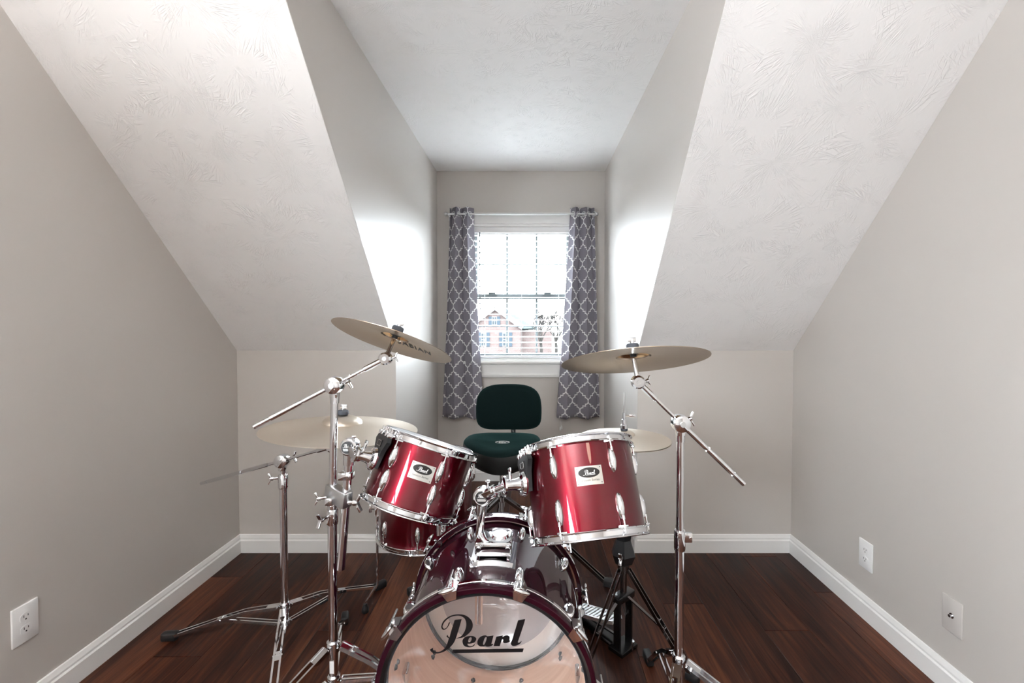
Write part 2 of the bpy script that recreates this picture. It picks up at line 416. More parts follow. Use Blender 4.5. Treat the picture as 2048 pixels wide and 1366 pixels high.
sl = lambda x0, x1: [[(x0, YB, ZK), (x1, YB, ZK), (x1, YS, ZC), (x0, YS, ZC)]]
slab('ceiling_slope_left', sl(XL - .1, XDL - .001), (0, .08, .08), 'ceiling_plaster', uvf=lambda c: (c.x + 7, (ZC - c.z) * 1.4))
slab('ceiling_slope_right', sl(XDR + .001, XR + .1), (0, .08, .08), 'ceiling_plaster', uvf=lambda c: (c.x + 17, (ZC - c.z) * 1.4))
# floor: planks laid lengthways, each a piece of the floor
fl = slab('floor', [[(XL - .1, YREAR - .1, -.008), (XR + .1, YREAR - .1, -.008), (XR + .1, YW + .1, -.008), (XL - .1, YW + .1, -.008)]], (0, 0, -.1), 'plank_gap', label='dark walnut plank floor')
PWD, PLN = .187, 1.22
plank_cache = {}
def plank_mesh(w, l):
    k = (round(w, 4), round(l, 4))
    if k not in plank_cache:
        bm = bmesh.new(); e = .0012
        a, b = w / 2 - .0006, l / 2 - .0006
        m = MB(); lo = [(-a, -b), (a, -b), (a, b), (-a, b)]; hi = [(-a + e, -b + e), (a - e, -b + e), (a - e, b - e), (-a + e, b - e)]
        vs = [(x, y, -.008) for x, y in lo] + [(x, y, -.0010) for x, y in lo] + [(x, y, 0) for x, y in hi]
        fs = [(8, 9, 10, 11)]
        for i in range(4):
            j = (i + 1) % 4; fs += [(i, j, 4 + j, 4 + i), (4 + i, 4 + j, 8 + j, 8 + i)]
        m.add(vs, fs); plank_cache[k] = m.mesh('plank', 'walnut_plank', False)
    return plank_cache[k]
offs = [0, .55, .22, .85, .40, 1.02, .13, .66, .31, .93]
x = on_floor(1281, 1114).x - PWD * 12; row = 0
while x < XR + .05:
    x0, x1 = max(x, XL - .05), min(x + PWD, XR + .05)
    if x1 - x0 > .01:
        y = YREAR - offs[row % 10] - .3
        while y < YW + .05:
            y0, y1 = max(y, YREAR), min(y + PLN, YW + .02)
            if x0 > XDR + .06 or x1 < XDL - .06: y1 = min(y1, YB + .02)
            if y1 - y0 > .02: obj('plank', plank_mesh(x1 - x0, y1 - y0), fl, ((x0 + x1) / 2, (y0 + y1) / 2, 0))
            y += PLN
    x += PWD; row += 1
# baseboards
def baseboard(name, p0, p1, inward):
    p0 = Vector((*p0, 0)); p1 = Vector((*p1, 0)); n = Vector((*inward, 0))
    prof = [(0, 0), (.016, 0), (.016, .068), (.011, .074), (.011, .082), (.008, .090), (.005, .098), (0, .100)]
    m = MB(); k = len(prof); vs = []
    for p in (p0, p1): vs += [p + n * a + Vector((0, 0, z)) for a, z in prof]
    m.add(vs, [(i, (i + 1) % k, k + (i + 1) % k, k + i) for i in range(k)] + [tuple(range(k)), tuple(range(k, 2 * k))])
    return struct(m.build(name, 'trim_white', None, False))
baseboard('baseboard_left', (XL, YREAR), (XL, YB), (1, 0))
baseboard('baseboard_right', (XR, YREAR), (XR, YB), (-1, 0))
baseboard('baseboard_knee_left', (XL, YB), (XDL, YB), (0, -1))
baseboard('baseboard_knee_right', (XDR, YB), (XR, YB), (0, -1))
baseboard('baseboard_dormer_left', (XDL, YB - .016), (XDL, YW), (1, 0))
baseboard('baseboard_dormer_right', (XDR, YB - .016), (XDR, YW), (-1, 0))
baseboard('baseboard_window', (XDL, YW), (XDR, YW), (0, -1))
baseboard('baseboard_rear', (XL, YREAR), (XR, YREAR), (0, 1))

# dormer window: jamb, two sashes with grids, panes, stool and apron
win = MB()
for x0, x1, z0, z1 in ((GX0, GX0 + .02, GZ0, GZ1), (GX1 - .02, GX1, GZ0, GZ1), (GX0, GX1, GZ1 - .02, GZ1), (GX0, GX1, GZ0, GZ0 + .02)):
    win.box(((x0 + x1) / 2, YW + .07, (z0 + z1) / 2), (x1 - x0, .14, z1 - z0))
win = struct(win.build('window_1', 'trim_white', None, False), 'white double hung window in the dormer')
zm = at(1043, 594, YW + .1).z
def sash(nm, z0, z1, y):
    m = MB(); w = .040; a, b = GX0 + .02, GX1 - .02
    m.box(((a + b) / 2, y, z0 + w / 2), (b - a, .03, w)); m.box(((a + b) / 2, y, z1 - w / 2), (b - a, .03, w))
    m.box((a + w / 2, y, (z0 + z1) / 2), (w, .03, z1 - z0)); m.box((b - w / 2, y, (z0 + z1) / 2), (w, .03, z1 - z0))
    s = m.build('sash', 'sash_vinyl', win, False)
    for i in (1, 2):
        MB().box((a + w + (b - a - 2 * w) * i / 3, y, (z0 + z1) / 2), (.018, .012, z1 - z0 - 2 * w)).build('muntin', 'sash_vinyl', s, False)
    MB().box(((a + b) / 2, y, (z0 + z1) / 2), (b - a - 2 * w, .0121, .016)).build('muntin', 'sash_vinyl', s, False)
    for i in range(3):
        for j in range(2):
            x0 = a + w + (b - a - 2 * w) * i / 3; x1 = a + w + (b - a - 2 * w) * (i + 1) / 3; q0 = z0 + w + (z1 - z0 - 2 * w) * j / 2; q1 = z0 + w + (z1 - z0 - 2 * w) * (j + 1) / 2
            MB().add([(x0, y, q0), (x1, y, q0), (x1, y, q1), (x0, y, q1)], [(0, 1, 2, 3)]).build('pane', 'window_glass', s, False)
    return s
sash('upper', zm - .018, GZ1 - .02, YW + .115)
lo = sash('lower', GZ0 + .02, zm + .022, YW + .085)
for px in (984, 1095):
    c = at(px, 588, YW + .07)
    MB().box((c.x, YW + .066, zm + .028), (.06, .03, .012), bev=.003).build('latch', 'sash_vinyl', lo)
# casing
cas = MB()
za = at(1043, 428, YW - .02).z
cas.box(((GX0 + GX1) / 2, YW - .010, (GZ1 + za) / 2), (GX1 - GX0 + .12, .02, za - GZ1), bev=.004)
cas.box(((GX0 + GX1) / 2, YW - .014, za + .004), (GX1 - GX0 + .15, .03, .012), bev=.003)
for xx in (GX0 - .03, GX1 + .03): cas.box((xx, YW - .008, (GZ0 + GZ1) / 2), (.06, .018, GZ1 - GZ0), bev=.004)
zb = at(1043, 755, YW - .02).z
cas.build('casing', 'trim_white', win, False)
m = MB().box(((GX0 + GX1) / 2, YW - .022, GZ0 - .008), (GX1 - GX0 + .16, .05, .022), bev=.005); m.build('stool', 'trim_white', win, False)
m = MB().box(((GX0 + GX1) / 2, YW - .008, (GZ0 - .02 + zb) / 2), (GX1 - GX0 + .12, .016, GZ0 - .02 - zb), bev=.004)
m.box(((GX0 + GX1) / 2, YW - .012, zb + .02), (GX1 - GX0 + .12, .022, .016), bev=.003); m.build('apron', 'trim_white', win, False)
# window in the left wall, behind the camera
w2 = MB()
for y0, y1, z0, z1 in ((WY0, WY0 + .03, WZ0, WZ1), (WY1 - .03, WY1, WZ0, WZ1), (WY0, WY1, WZ0, WZ0 + .03), (WY0, WY1, WZ1 - .03, WZ1), (WY0, WY1, 1.31, 1.34)):
    w2.box((XL - .07, (y0 + y1) / 2, (z0 + z1) / 2), (.12, y1 - y0, z1 - z0))
struct(w2.build('window_2', 'trim_white', None, False), 'white framed window in the left wall')

# ------------------------------------------------------------------ added ceiling lamp, unseen behind the camera, for warm fill
lamp = thing('ceiling_fill_lamp', 'added round ceiling fill lamp with a frosted warm dome, out of view', 'lamp', (.85, -.75, ZC))
MB().lathe([(.001, 0), (.19, 0), (.19, -.03), (.175, -.035), (.001, -.035)], 32).build('base', 'chrome', lamp)
MB().ell((0, 0, -.035), (.17, .17, -.075), seg=32, half=True).build('dome', 'lamp_glass', lamp)

# added uplight behind the camera, imitates a flash bounced off the ceiling
LX, LY = -.90, -.70
uplight = thing('bounce_uplight', 'added unseen uplight on a tall white stand, in place of a bounce flash', 'lamp', (LX, LY, 0))
MB().lathe([(.001, 0), (.14, 0), (.14, .015), (.03, .03), (.013, .05), (.013, 1.50), (.001, 1.50)], 28).build('stem', 'trim_white', uplight)
MB().lathe([(.02, 1.49), (.09, 1.52), (.15, 1.57), (.19, 1.64), (.186, 1.64), (.146, 1.575), (.088, 1.526), (.02, 1.497)], 32, closed=True).build('bowl', 'trim_white', uplight)
ll = bpy.data.lights.new('bounce_uplight_source', 'AREA'); ll.shape = 'DISK'; ll.size = .26; ll.energy = 84; ll.color = (1.0, .985, .97)
lo_ = bpy.data.objects.new('bounce_uplight_source', ll); COL.objects.link(lo_); lo_.parent = uplight; lo_.location = (0, 0, 1.60); lo_.rotation_euler = (math.pi, 0, 0)

# ------------------------------------------------------------------ blind
BLY = YW + .030
bx0, bx1 = GX0 + .024, GX1 - .024
blind = thing('venetian_blind', 'white horizontal slat blind lowered and open in the dormer window', 'blind', ((bx0 + bx1) / 2, BLY, GZ0 + .022))
bo = Vector(blind.location)
MB().box((0, -.008, GZ1 - .046 - bo.z), (bx1 - bx0, .05, .045), bev=.004).build('headrail', 'slat_white', blind, False)
sm = MB()
n = 6; w = .048
pr = [(-w / 2 + w * i / n, .0022 * (1 - (2 * i / n - 1) ** 2)) for i in range(n + 1)]
vs = []
for xx in (-(bx1 - bx0) / 2, (bx1 - bx0) / 2):
    vs += [(xx, a, z + .0013) for a, z in pr] + [(xx, a, z - .0013) for a, z in pr[::-1]]
k = 2 * (n + 1); sm.add(vs, [(i, (i + 1) % k, k + (i + 1) % k, k + i) for i in range(k)] + [tuple(range(k)), tuple(range(k, 2 * k))])
sm = sm.mesh('slat', 'slat_white', True, 40)
z = .035; ztop = GZ1 - .075 - bo.z
while z < ztop:
    obj('slat', sm, blind, (0, 0, z), (R(-3), 0, 0)); z += .0455
MB().box((0, 0, .010), (bx1 - bx0, .05, .016), bev=.004).build('bottom_rail', 'slat_white', blind, False)
for xx in (-.30, 0, .30):
    m = MB()
    for yy in (-.026, .026): m.box((xx, yy, ztop / 2 + .01), (.0014, .0014, ztop))
    m.build('ladder_cord', 'cord_white', blind, False)
wz0, wz1 = at(960, 627, BLY - .04).z - bo.z, at(960, 467, BLY - .04).z - bo.z
wx = at(960, 550, BLY - .04).x - bo.x
MB().cyl((wx, -.045, wz0), (wx, -.045, wz1 + .01), .0042, seg=8).build('tilt_wand', 'wand_clear', blind)
MB().box((wx, -.036, wz1 + .012), (.006, .03, .006)).build('wand_hook', 'slat_white', blind)
cm = MB(); ce = at(1120, 852, YW - .03)
for dx, dz in ((0, 0), (.010, .012)):
    cm.tube([(bx1 - bo.x - .05 + dx, -.04, GZ1 - .05 - bo.z), (bx1 - bo.x - .045 + dx, YW - .065 - bo.y, .1), (ce.x - bo.x + dx, YW - .065 - bo.y, ce.z - bo.z + dz)], .0012, 5)
cm.build('lift_cord', 'cord_white', blind)
for dx, dz in ((0, 0), (.010, .012)):
    MB().lathe([(.0005, .012), (.004, .008), (.007, -.012), (.006, -.016), (.0005, -.017)], 10, Matrix.Translation((ce.x - bo.x + dx, YW - .065 - bo.y, ce.z - bo.z + dz - .01))).build('tassel', 'cord_white', blind)

# ------------------------------------------------------------------ curtain rod and curtains
RY = YW - .075
ra, rb = at(895, 428, RY), at(1190, 429, RY); rz = ra.z
rod = thing('curtain_rod', 'thin brushed metal curtain rod above the dormer window', 'curtain rod', ((ra.x + rb.x) / 2, RY, rz))
hx = (rb.x - ra.x) / 2
MB().cyl((-hx, 0, 0), (hx, 0, 0), .008, seg=14).build('pole', 'cast_metal', rod)
for sgn in (-1, 1):
    MB().ell((sgn * (hx + .012), 0, 0), (.016, .016, .016)).build('finial', 'cast_metal', rod)
    MB().bar((sgn * (hx - .012), 0, -.006), (sgn * (hx - .012), .075, -.006), .01, .012).box((sgn * (hx - .012), .072, -.006), (.03, .006, .06)).build('bracket', 'cast_metal', rod)
def curtain(label, tops, bots, ztop, zbot, phase, waves, flip):
    nx, nz = 90, 44; th = .0015
    root = thing('curtain', label, 'curtain', ((bots[0] + bots[1]) / 2, RY, zbot), 'patterned curtains at the dormer window')
    b = Vector(root.location); grid = []; uvs = []
    for j in range(nz + 1):
        f = j / nz; zz = ztop + (zbot - ztop) * f
        x0 = tops[0] + (bots[0] - tops[0]) * f ** 1.1; x1 = tops[1] + (bots[1] - tops[1]) * (f ** 1.5 if not flip else f ** 1.1)
        amp = .026 + .016 * f
        arc = 0; prev = None; rowp = []
        for i in range(nx + 1):
            s_ = i / nx
            ph = 2 * math.pi * waves * s_ + phase + .35 * math.sin(3 * f + 2 * s_)
            xx = x0 + (x1 - x0) * s_ + .010 * math.sin(2 * ph) * (.6 + .4 * f)
            yy = RY + amp * math.sin(ph) + .005 * math.sin(5 * s_ * math.pi + 4 * f)
            p = Vector((xx, yy, zz + (.006 * math.sin(ph * 1.0 + 1) if j == nz else 0)))
            if prev is not None: arc += (Vector((p.x, p.y)) - Vector((prev.x, prev.y))).length
            prev = p; rowp.append((p - b, arc))
        scale = .42 / arc
        grid.append([p for p, _ in rowp]); uvs.append([(a * scale + (phase * .1), zz) for _, a in rowp])
    vs = [p for r_ in grid for p in r_]; uvl = [q for r_ in uvs for q in r_]
    fs = [(j * (nx + 1) + i, (j + 1) * (nx + 1) + i, (j + 1) * (nx + 1) + i + 1, j * (nx + 1) + i + 1) for j in range(nz) for i in range(nx)]
    me = bpy.data.meshes.new('cloth'); me.from_pydata([tuple(v) for v in vs], [], fs); me.materials.append(M['curtain_print'])
    me.polygons.foreach_set('use_smooth', [True] * len(me.polygons))
    u = me.uv_layers.new(name='UVMap')
    for lp in me.loops: u.data[lp.index].uv = uvl[lp.vertex_index]
    o = obj('cloth', me, root); md = o.modifiers.new('thickness', 'SOLIDIFY'); md.thickness = th
    # grommets where the cloth crosses the pole
    jr = min(range(nz + 1), key=lambda j: abs(grid[j][0].z + b.z - rz))
    row_ = grid[jr]
    for i in range(nx):
        if (row_[i].y) * (row_[i + 1].y) < 0:
            d = (row_[i + 1] - row_[i]).normalized(); nrm = d.cross(Vector((0, 0, 1)))
            MB().lathe([(.017 + .006 * math.cos(a), .0035 * math.sin(a)) for a in [2 * math.pi * q / 8 for q in range(8)]], 20, frame(nrm, (0, 0, 1), Vector((row_[i].x, 0, rz - b.z))), closed=True).build('grommet', 'cast_metal', root)
    return root
zt = at(920, 415, RY).z; zbm = at(920, 836, RY).z
cx = lambda px: at(px, 600, RY).x
curtain('grey curtain with white trellis print hanging left of the window', (cx(899), cx(947)), (cx(881), cx(965)), zt, zbm, .4, 2.1, False)
curtain('grey curtain with white trellis print hanging right of the window', (cx(1142), cx(1188)), (cx(1116), cx(1204)), zt, zbm, 2.2, 2.1, True)

# ------------------------------------------------------------------ wall plates
def outlet(label, x, y, z, side):
    m = frame((side, 0, 0), (0, 0, 1), (x, y, z))
    r = thing('wall_outlet', label, 'outlet', mtx=m)
    MB().box((0, 0, .003), (.079, .124, .006), bev=.0028).build('plate', 'plate_white', r, True, 50)
    for q in (-.0195, .0195):
        poly = [(.0165 * max(-1, min(1, 1.18 * math.cos(a))), q + .0145 * math.sin(a)) for a in [2 * math.pi * i / 28 for i in range(28)]]
        s = MB().prism(poly, .004, .0072).build('socket', 'plate_white', r)
        for dx, hh in ((-.0062, .008), (.0062, .0065)):
            MB().box((dx, q + .004, .0072), (.0021, hh, .0006)).build('slot', 'slot_dark', s, False)
        MB().cyl((0, q - .0065, .0070), (0, q - .0065, .0075), .0025, seg=10).build('slot', 'slot_dark', s, False)
    MB().cyl((0, 0, .005), (0, 0, .0068), .003, seg=10).build('screw', 'plate_white', r)
    return r
outlet('white duplex outlet plate low on the left wall', XL, 1.448, .322, 1)
outlet('white duplex outlet plate low on the right wall', XR, 1.962, .277, -1)
r = thing('cable_plate', 'painted wall plate with a small cable jack near the right foreground', 'wall plate', mtx=frame((-1, 0, 0), (0, 0, 1), (XR, 1.556, .274)))
MB().box((0, 0, .0025), (.075, .122, .005), bev=.002).build('plate', 'plate_painted', r, True, 50)
MB().lathe([(.009, .004), (.009, .006), (.005, .006), (.005, .014), (.0005, .014)], 14).build('jack', 'worn_chrome', r)

# ------------------------------------------------------------------ drums
def hoop_mesh(rad, name='hoop', mt='chrome'):       # flanged metal hoop standing on z = 0, the lip upward
    return MB().lathe([(rad - .001, 0), (rad + .0085, 0), (rad + .0095, .0015), (rad + .0085, .004), (rad + .0025, .0055), (rad + .0022, .017), (rad + .0085, .020), (rad + .0095, .0225), (rad + .0055, .0245), (rad - .001, .0235), (rad - .001, .006)], 72, closed=True).mesh(name, mt, True, 40)
def lug_mesh():      # bullet lug at angle 0 on -Y, its root on the shell, its mouth upward
    m = MB(); n = 12; vs = []
    prof = [(-.034, .001), (-.032, .35), (-.027, .62), (-.018, .86), (-.006, 1.0), (.008, 1.0), (.020, .86), (.029, .62), (.033, .45), (.034, .05)]
    for z, k in prof:
        for i in range(n + 1):
            a = math.pi * i / n
            vs.append((-.0115 * k * math.cos(a), -.0165 * k * math.sin(a) + .002, z))
    w_ = n + 1
    m.add(vs, [(j * w_ + i, j * w_ + i + 1, (j + 1) * w_ + i + 1, (j + 1) * w_ + i) for j in range(len(prof) - 1) for i in range(n)] + [tuple(range((len(prof) - 1) * w_, len(prof) * w_))])
    return m.mesh('lug', 'chrome', True, 45)
LUG = lug_mesh()
def rod_mesh(L):      # tension rod rising from the lug mouth with its ear and square head over the hoop
    m = MB(); m.cyl((0, -.0085, .028), (0, -.0085, L), .0026, seg=10)
    m.cyl((0, -.0085, L), (0, -.0085, L + .003), .0065, seg=14)
    m.box((0, -.0085, L + .008), (.0065, .0065, .011), bev=.001)
    m.cyl((0, -.0085, .026), (0, -.0085, .036), .0042, seg=12)
    m.add([(-.016, -.002, L - .001), (.016, -.002, L - .001), (.006, -.015, L - .001), (-.006, -.015, L - .001), (-.016, -.002, L - .005), (.016, -.002, L - .005), (.006, -.015, L - .005), (-.006, -.015, L - .005)],
          [(0, 1, 2, 3), (4, 7, 6, 5), (0, 4, 5, 1), (1, 5, 6, 2), (2, 6, 7, 3), (3, 7, 4, 0)])
    return m.mesh('tension_rod', 'chrome', True, 40)
def add_lugs(root, rad, zc, up, angles, L):
    rm = rod_mesh(L)
    for a in angles:
        mt = Matrix.Translation((0, 0, zc)) @ Matrix.Rotation(a, 4, 'Z') @ Matrix.Translation((0, -rad, 0))
        if not up: mt = mt @ Matrix.Rotation(math.pi, 4, 'Y')
        l = obj('lug', LUG, root, mtx=mt)
        obj('tension_rod', rm, l)
def script_word(name, parent, mtx, width, material):
    k = width / 1855.0
    loops = [[((x - 1028) * k, -(y - 500) * k) for x, y in lp] for v in SCRIPT.values() for lp in v if True]
    # letters one by one, overlapping strokes kept apart so that they do not cancel out
    for nm, v in SCRIPT.items():
        flat_shape(nm, [[((x - 1028) * k, -(y - 500) * k) for x, y in lp] for lp in v], material, parent, mtx, .00015)
def badge(root, rad, a, z, w=.074, h=.050):
    n = 8; m = MB(); vs = []
    half = w / 2 / rad
    for s_, rr in ((0, rad + .0002), (1, rad + .0014)):
        for i in range(n + 1):
            q = -half + 2 * half * i / n
            vs += [(rr * math.sin(q), -rr * math.cos(q), -h / 2), (rr * math.sin(q), -rr * math.cos(q), h / 2)]
    k = 2 * (n + 1); fs = []
    for i in range(n):
        fs += [(2 * i, 2 * i + 2, 2 * i + 3, 2 * i + 1), (k + 2 * i, k + 2 * i + 1, k + 2 * i + 3, k + 2 * i + 2), (2 * i, k + 2 * i, k + 2 * i + 2, 2 * i + 2), (2 * i + 1, 2 * i + 3, k + 2 * i + 3, k + 2 * i + 1)]
    fs += [(0, 1, k + 1, k), (2 * n, k + 2 * n, k + 2 * n + 1, 2 * n + 1)]
    m.add(vs, fs)
    b = m.build('badge', 'badge_metal', root); b.matrix_basis = Matrix.Translation((0, 0, z)) @ Matrix.Rotation(a, 4, 'Z')
    def bent(o):          # wraps a flat print around the shell
        me = o.data.copy(); mb = o.matrix_basis.copy()
        bm = bmesh.new(); bm.from_mesh(me)
        for i in range(-16, 17):
            bmesh.ops.bisect_plane(bm, geom=list(bm.verts) + list(bm.edges) + list(bm.faces), plane_co=(i * .0021 + .0003, 0, 0), plane_no=(1, 0, 0))
        bm.to_mesh(me); bm.free()
        for v in me.vertices:
            p = mb @ v.co; q = p.x / rad; rr = -p.y
            v.co = (rr * math.sin(q), -rr * math.cos(q), p.z)
        o.data = me; o.matrix_basis = Matrix.Identity(4)
    before = set(bpy.data.objects)
    fr = lambda x, z_, d: frame((0, -1, 0), (0, 0, 1), (x, -rad - d, z_))
    ov = [(w * .40 * math.cos(q), h * .27 * math.sin(q)) for q in [2 * math.pi * i / 40 for i in range(40)]]
    flat_shape('badge_oval', [ov], 'badge_black', b, fr(0, .0075, .0017), .0002)
    script_word('script', b, fr(0, .0075, .0022), w * .46, 'print_white')
    lettering('badge_lettering', 'Session Series', .0088, 'badge_black', b, fr(0, -.0125, .0017), .0001, .15, 1.02)
    for sx in (-1, 1):
        for sz in (-1, 1):
            flat_shape('rivet', [[(.0014 * math.cos(q), .0014 * math.sin(q)) for q in [2 * math.pi * i / 10 for i in range(10)]]], 'badge_black', b, fr(sx * (w / 2 - .005), sz * (h / 2 - .005), .0016), .0002)
    for o in set(bpy.data.objects) - before: bent(o)
def tom(name, label, bottom, top, rad, badge_a, lug_off, mount_a, group):
    ax = top - bottom; Lh = ax.length
    r = thing(name, label, 'drum', mtx=frame(ax, (0, 1, 0), bottom), group=group)
    z0, z1 = .020, Lh - .020
    MB().lathe([(rad, z0), (rad, z1), (rad - .006, z1), (rad - .006, z0)], 72, closed=True).build('shell', 'wine_lacquer', r, True, 40)
    obj('top_hoop', hoop_mesh(rad + .003), r, mtx=Matrix.Translation((0, 0, Lh - .0245)))
    obj('bottom_hoop', hoop_mesh(rad + .003), r, mtx=Matrix.Translation((0, 0, .0245)) @ Matrix.Rotation(math.pi, 4, 'X'))
    MB().lathe([(.0005, Lh - .008), (rad - .010, Lh - .008), (rad + .001, Lh - .012)], 64).build('batter_head', 'head_coated', r)
    MB().lathe([(.0005, .008), (rad - .010, .008), (rad + .001, .012)], 64).build('resonant_head', 'mylar_tom', r)
    MB().lathe([(rad - .0062, z0 + .001), (rad - .0062, z1 - .001)], 64).build('shell_lining', 'shell_maple', r)
    ang = [R(30 + 60 * i) + lug_off for i in range(6)]
    add_lugs(r, rad, Lh - .024 - .055, True, ang, .055)
    add_lugs(r, rad, .024 + .055, False, ang, .055)
    badge(r, rad, badge_a, Lh * .55 + .01)
    return r
def tom_mount(r, rad, Lh, a):
    # black suspension plate under the top hoop with its chrome cup; returns the cup mouth in the drum's frame
    g = bpy.data.objects.new('mount', MB().prism([(-.055, .0), (-.045, .016), (.045, .016), (.055, .0), (.036, -.030), (.026, -.085), (-.026, -.085), (-.036, -.030)], .006, .020, frame((0, -1, 0), (0, 0, 1), (0, -rad, 0))).mesh('mount', 'black_plastic', True, 30))
    COL.objects.link(g); g.parent = r
    g.matrix_basis = Matrix.Translation((0, 0, Lh - .045)) @ Matrix.Rotation(a, 4, 'Z')
    MB().box((0, -rad - .0215, -.010), (.034, .003, .022)).build('maker_plate', 'badge_black', g, False)
    for q in ((-.015, 0), (.015, 0)): MB().box((q[0], -rad - .0222, -.010), (.0016, .003, .018)).build('plate_edge', 'worn_chrome', g, False)
    for q in (-.002, -.018): MB().box((0, -rad - .0222, q), (.030, .003, .0014)).build('plate_edge', 'worn_chrome', g, False)
    for dx in (-.042, -.018, .018, .042):
        MB().box((dx, -rad - .012, .022), (.012, .020, .016), bev=.003).cyl((dx, -rad - .012, .03), (dx, -rad - .012, .042), .004, seg=8).build('clip', 'chrome', g)
    cup = MB().lathe([(.0005, .018), (.034, .018), (.036, .024), (.032, .032), (.020, .036), (.016, .050), (.016, .078), (.010, .080), (.0005, .080)], 28, frame((0, -1, 0), (0, 0, 1), (0, -rad, -.062)))
    cup.build('cup', 'chrome', g)
    MB().cyl((0, -rad - .062, -.062), (0, -rad - .062, -.024), .005, seg=10).box((0, -rad - .062, -.020), (.026, .006, .014), bev=.003).build('wing_nut', 'chrome', g)
    MB().lathe([(.015, 0), (.026, .002), (.026, .008), (.015, .010)], 20, frame((0, -1, 0), (0, 0, 1), (0, -rad - .076, -.062)), closed=True).build('memory_lock', 'chrome', g)
    return (g.matrix_basis @ Vector((0, -rad - .075, -.062)), g.matrix_basis.to_3x3() @ Vector((0, -1, 0)))
T = {}
b_, t_ = at(1181, 1081, 1.315), at(1153, 889, 1.435)
T['right'] = tom('rack_tom', 'larger wine red rack tom hanging right of center over the bass drum', b_, t_, .163, R(4), 0, 0, 'wine red drum kit toms')
rt_mount = tom_mount(T['right'], .163, (t_ - b_).length, R(-70))
b2, t2 = at(816, 1017, 1.485), at(866, 880, 1.545)
T['left'] = tom('rack_tom', 'smaller wine red rack tom tilted steeply left of center', b2, t2, .150, R(7), R(-3), 0, 'wine red drum kit toms')
lt_mount = tom_mount(T['left'], .150, (t2 - b2).length, R(-58))
for k in T: pass

# floor tom on three bent legs
FX, FY = -.455, 1.99; FR = .200; FZ0, FZ1 = .365, .70
ft = thing('floor_tom', 'wine red floor tom on thin chrome legs behind the smaller rack tom', 'drum', (FX, FY, 0), 'wine red drum kit toms')
MB().lathe([(FR, FZ0 + .02), (FR, FZ1 - .02), (FR - .006, FZ1 - .02), (FR - .006, FZ0 + .02)], 72, closed=True).build('shell', 'wine_lacquer', ft, True, 40)
MB().lathe([(FR - .0062, FZ0 + .021), (FR - .0062, FZ1 - .021)], 64).build('shell_lining', 'shell_maple', ft)
obj('top_hoop', hoop_mesh(FR + .003), ft, mtx=Matrix.Translation((0, 0, FZ1 - .0245)))
obj('bottom_hoop', hoop_mesh(FR + .003), ft, mtx=Matrix.Translation((0, 0, FZ0 + .0245)) @ Matrix.Rotation(math.pi, 4, 'X'))
MB().lathe([(.0005, FZ1 - .008), (FR - .01, FZ1 - .008), (FR + .001, FZ1 - .012)], 64).build('batter_head', 'head_coated', ft)
MB().lathe([(.0005, FZ0 + .008), (FR - .01, FZ0 + .008), (FR + .001, FZ0 + .012)], 64).build('resonant_head', 'mylar_tom', ft)
ang = [R(-42 + 45 * i) for i in range(8)]
add_lugs(ft, FR, FZ1 - .024 - .055, True, ang, .055); add_lugs(ft, FR, FZ0 + .024 + .055, False, ang, .055)
for a in (R(-92), R(28), R(148)):
    rm = Matrix.Rotation(a, 4, 'Z')
    lg = MB().tube([(0, -FR - .020, FZ0 + .16), (0, -FR - .020, .14), (.0, -FR - .022, .125), (0, -FR - .068, .055), (0, -FR - .074, .045), (0, -FR - .076, .012)], .0052, 10).build('leg', 'chrome', ft); lg.matrix_basis = rm
    MB().lathe([(.0005, 0), (.013, 0), (.016, .006), (.014, .022), (.009, .034), (.009, .040), (.0005, .041)], 16, Matrix.Translation((0, -FR - .076, 0))).build('rubber_foot', 'rubber', lg)
    br = MB().box((0, -FR - .012, FZ0 + .100), (.040, .022, .05), bev=.005).cyl((0, -FR - .020, FZ0 + .07), (0, -FR - .020, FZ0 + .13), .011, seg=14).build('leg_bracket', 'chrome', ft); br.matrix_basis = rm
    MB().cyl((0, -FR - .02, FZ0 + .100), (0, -FR - .046, FZ0 + .100), .005, seg=10).box((0, -FR - .05, FZ0 + .100), (.008, .012, .036), bev=.003).build('wing_bolt', 'chrome', br)

# ------------------------------------------------------------------ bass drum
BC = Vector((-.116, 1.165, .315)); BR_ = BC + Vector((.006, .445, .012)); BRAD = .282
bd = thing('bass_drum', 'wine red bass drum with clear front head and black script lettering', 'drum', mtx=frame(BR_ - BC, (0, 0, 1), BC))
BL = (BR_ - BC).length        # local z runs from the front hoop's face to the rear hoop's face, local y is up, local x is to the left of the picture
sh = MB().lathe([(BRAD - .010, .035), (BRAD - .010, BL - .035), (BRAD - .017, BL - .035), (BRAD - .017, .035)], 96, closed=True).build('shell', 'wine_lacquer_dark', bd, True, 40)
MB().lathe([(BRAD - .0172, .036), (BRAD - .0172, BL - .036)], 96).build('shell_lining', 'shell_maple', sh)
for z0, z1 in ((0, .040), (BL - .040, BL)):
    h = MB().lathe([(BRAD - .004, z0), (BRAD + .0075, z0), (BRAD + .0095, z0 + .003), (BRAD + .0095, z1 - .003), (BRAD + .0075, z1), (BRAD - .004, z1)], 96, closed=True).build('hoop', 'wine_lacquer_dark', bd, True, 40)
    q = z0 + .034 if z0 == 0 else z0 + .006
    MB().lathe([(BRAD + .0092, q - .006), (BRAD + .0106, q - .005), (BRAD + .0106, q + .005), (BRAD + .0092, q + .006)], 96, closed=True).build('chrome_inlay', 'chrome', h)
hz = .012
MB().lathe([(BRAD - .004, .004), (BRAD - .012, hz), (BRAD - .020, hz + .001), (BRAD - .012, .022), (BRAD - .004, .022)], 96, closed=True).build('front_head_collar', 'black_plastic', bd)
fh = MB().lathe([(.0005, hz), (.09, hz), (.18, hz), (BRAD - .018, hz)], 96).build('front_head', 'clear_film', bd)
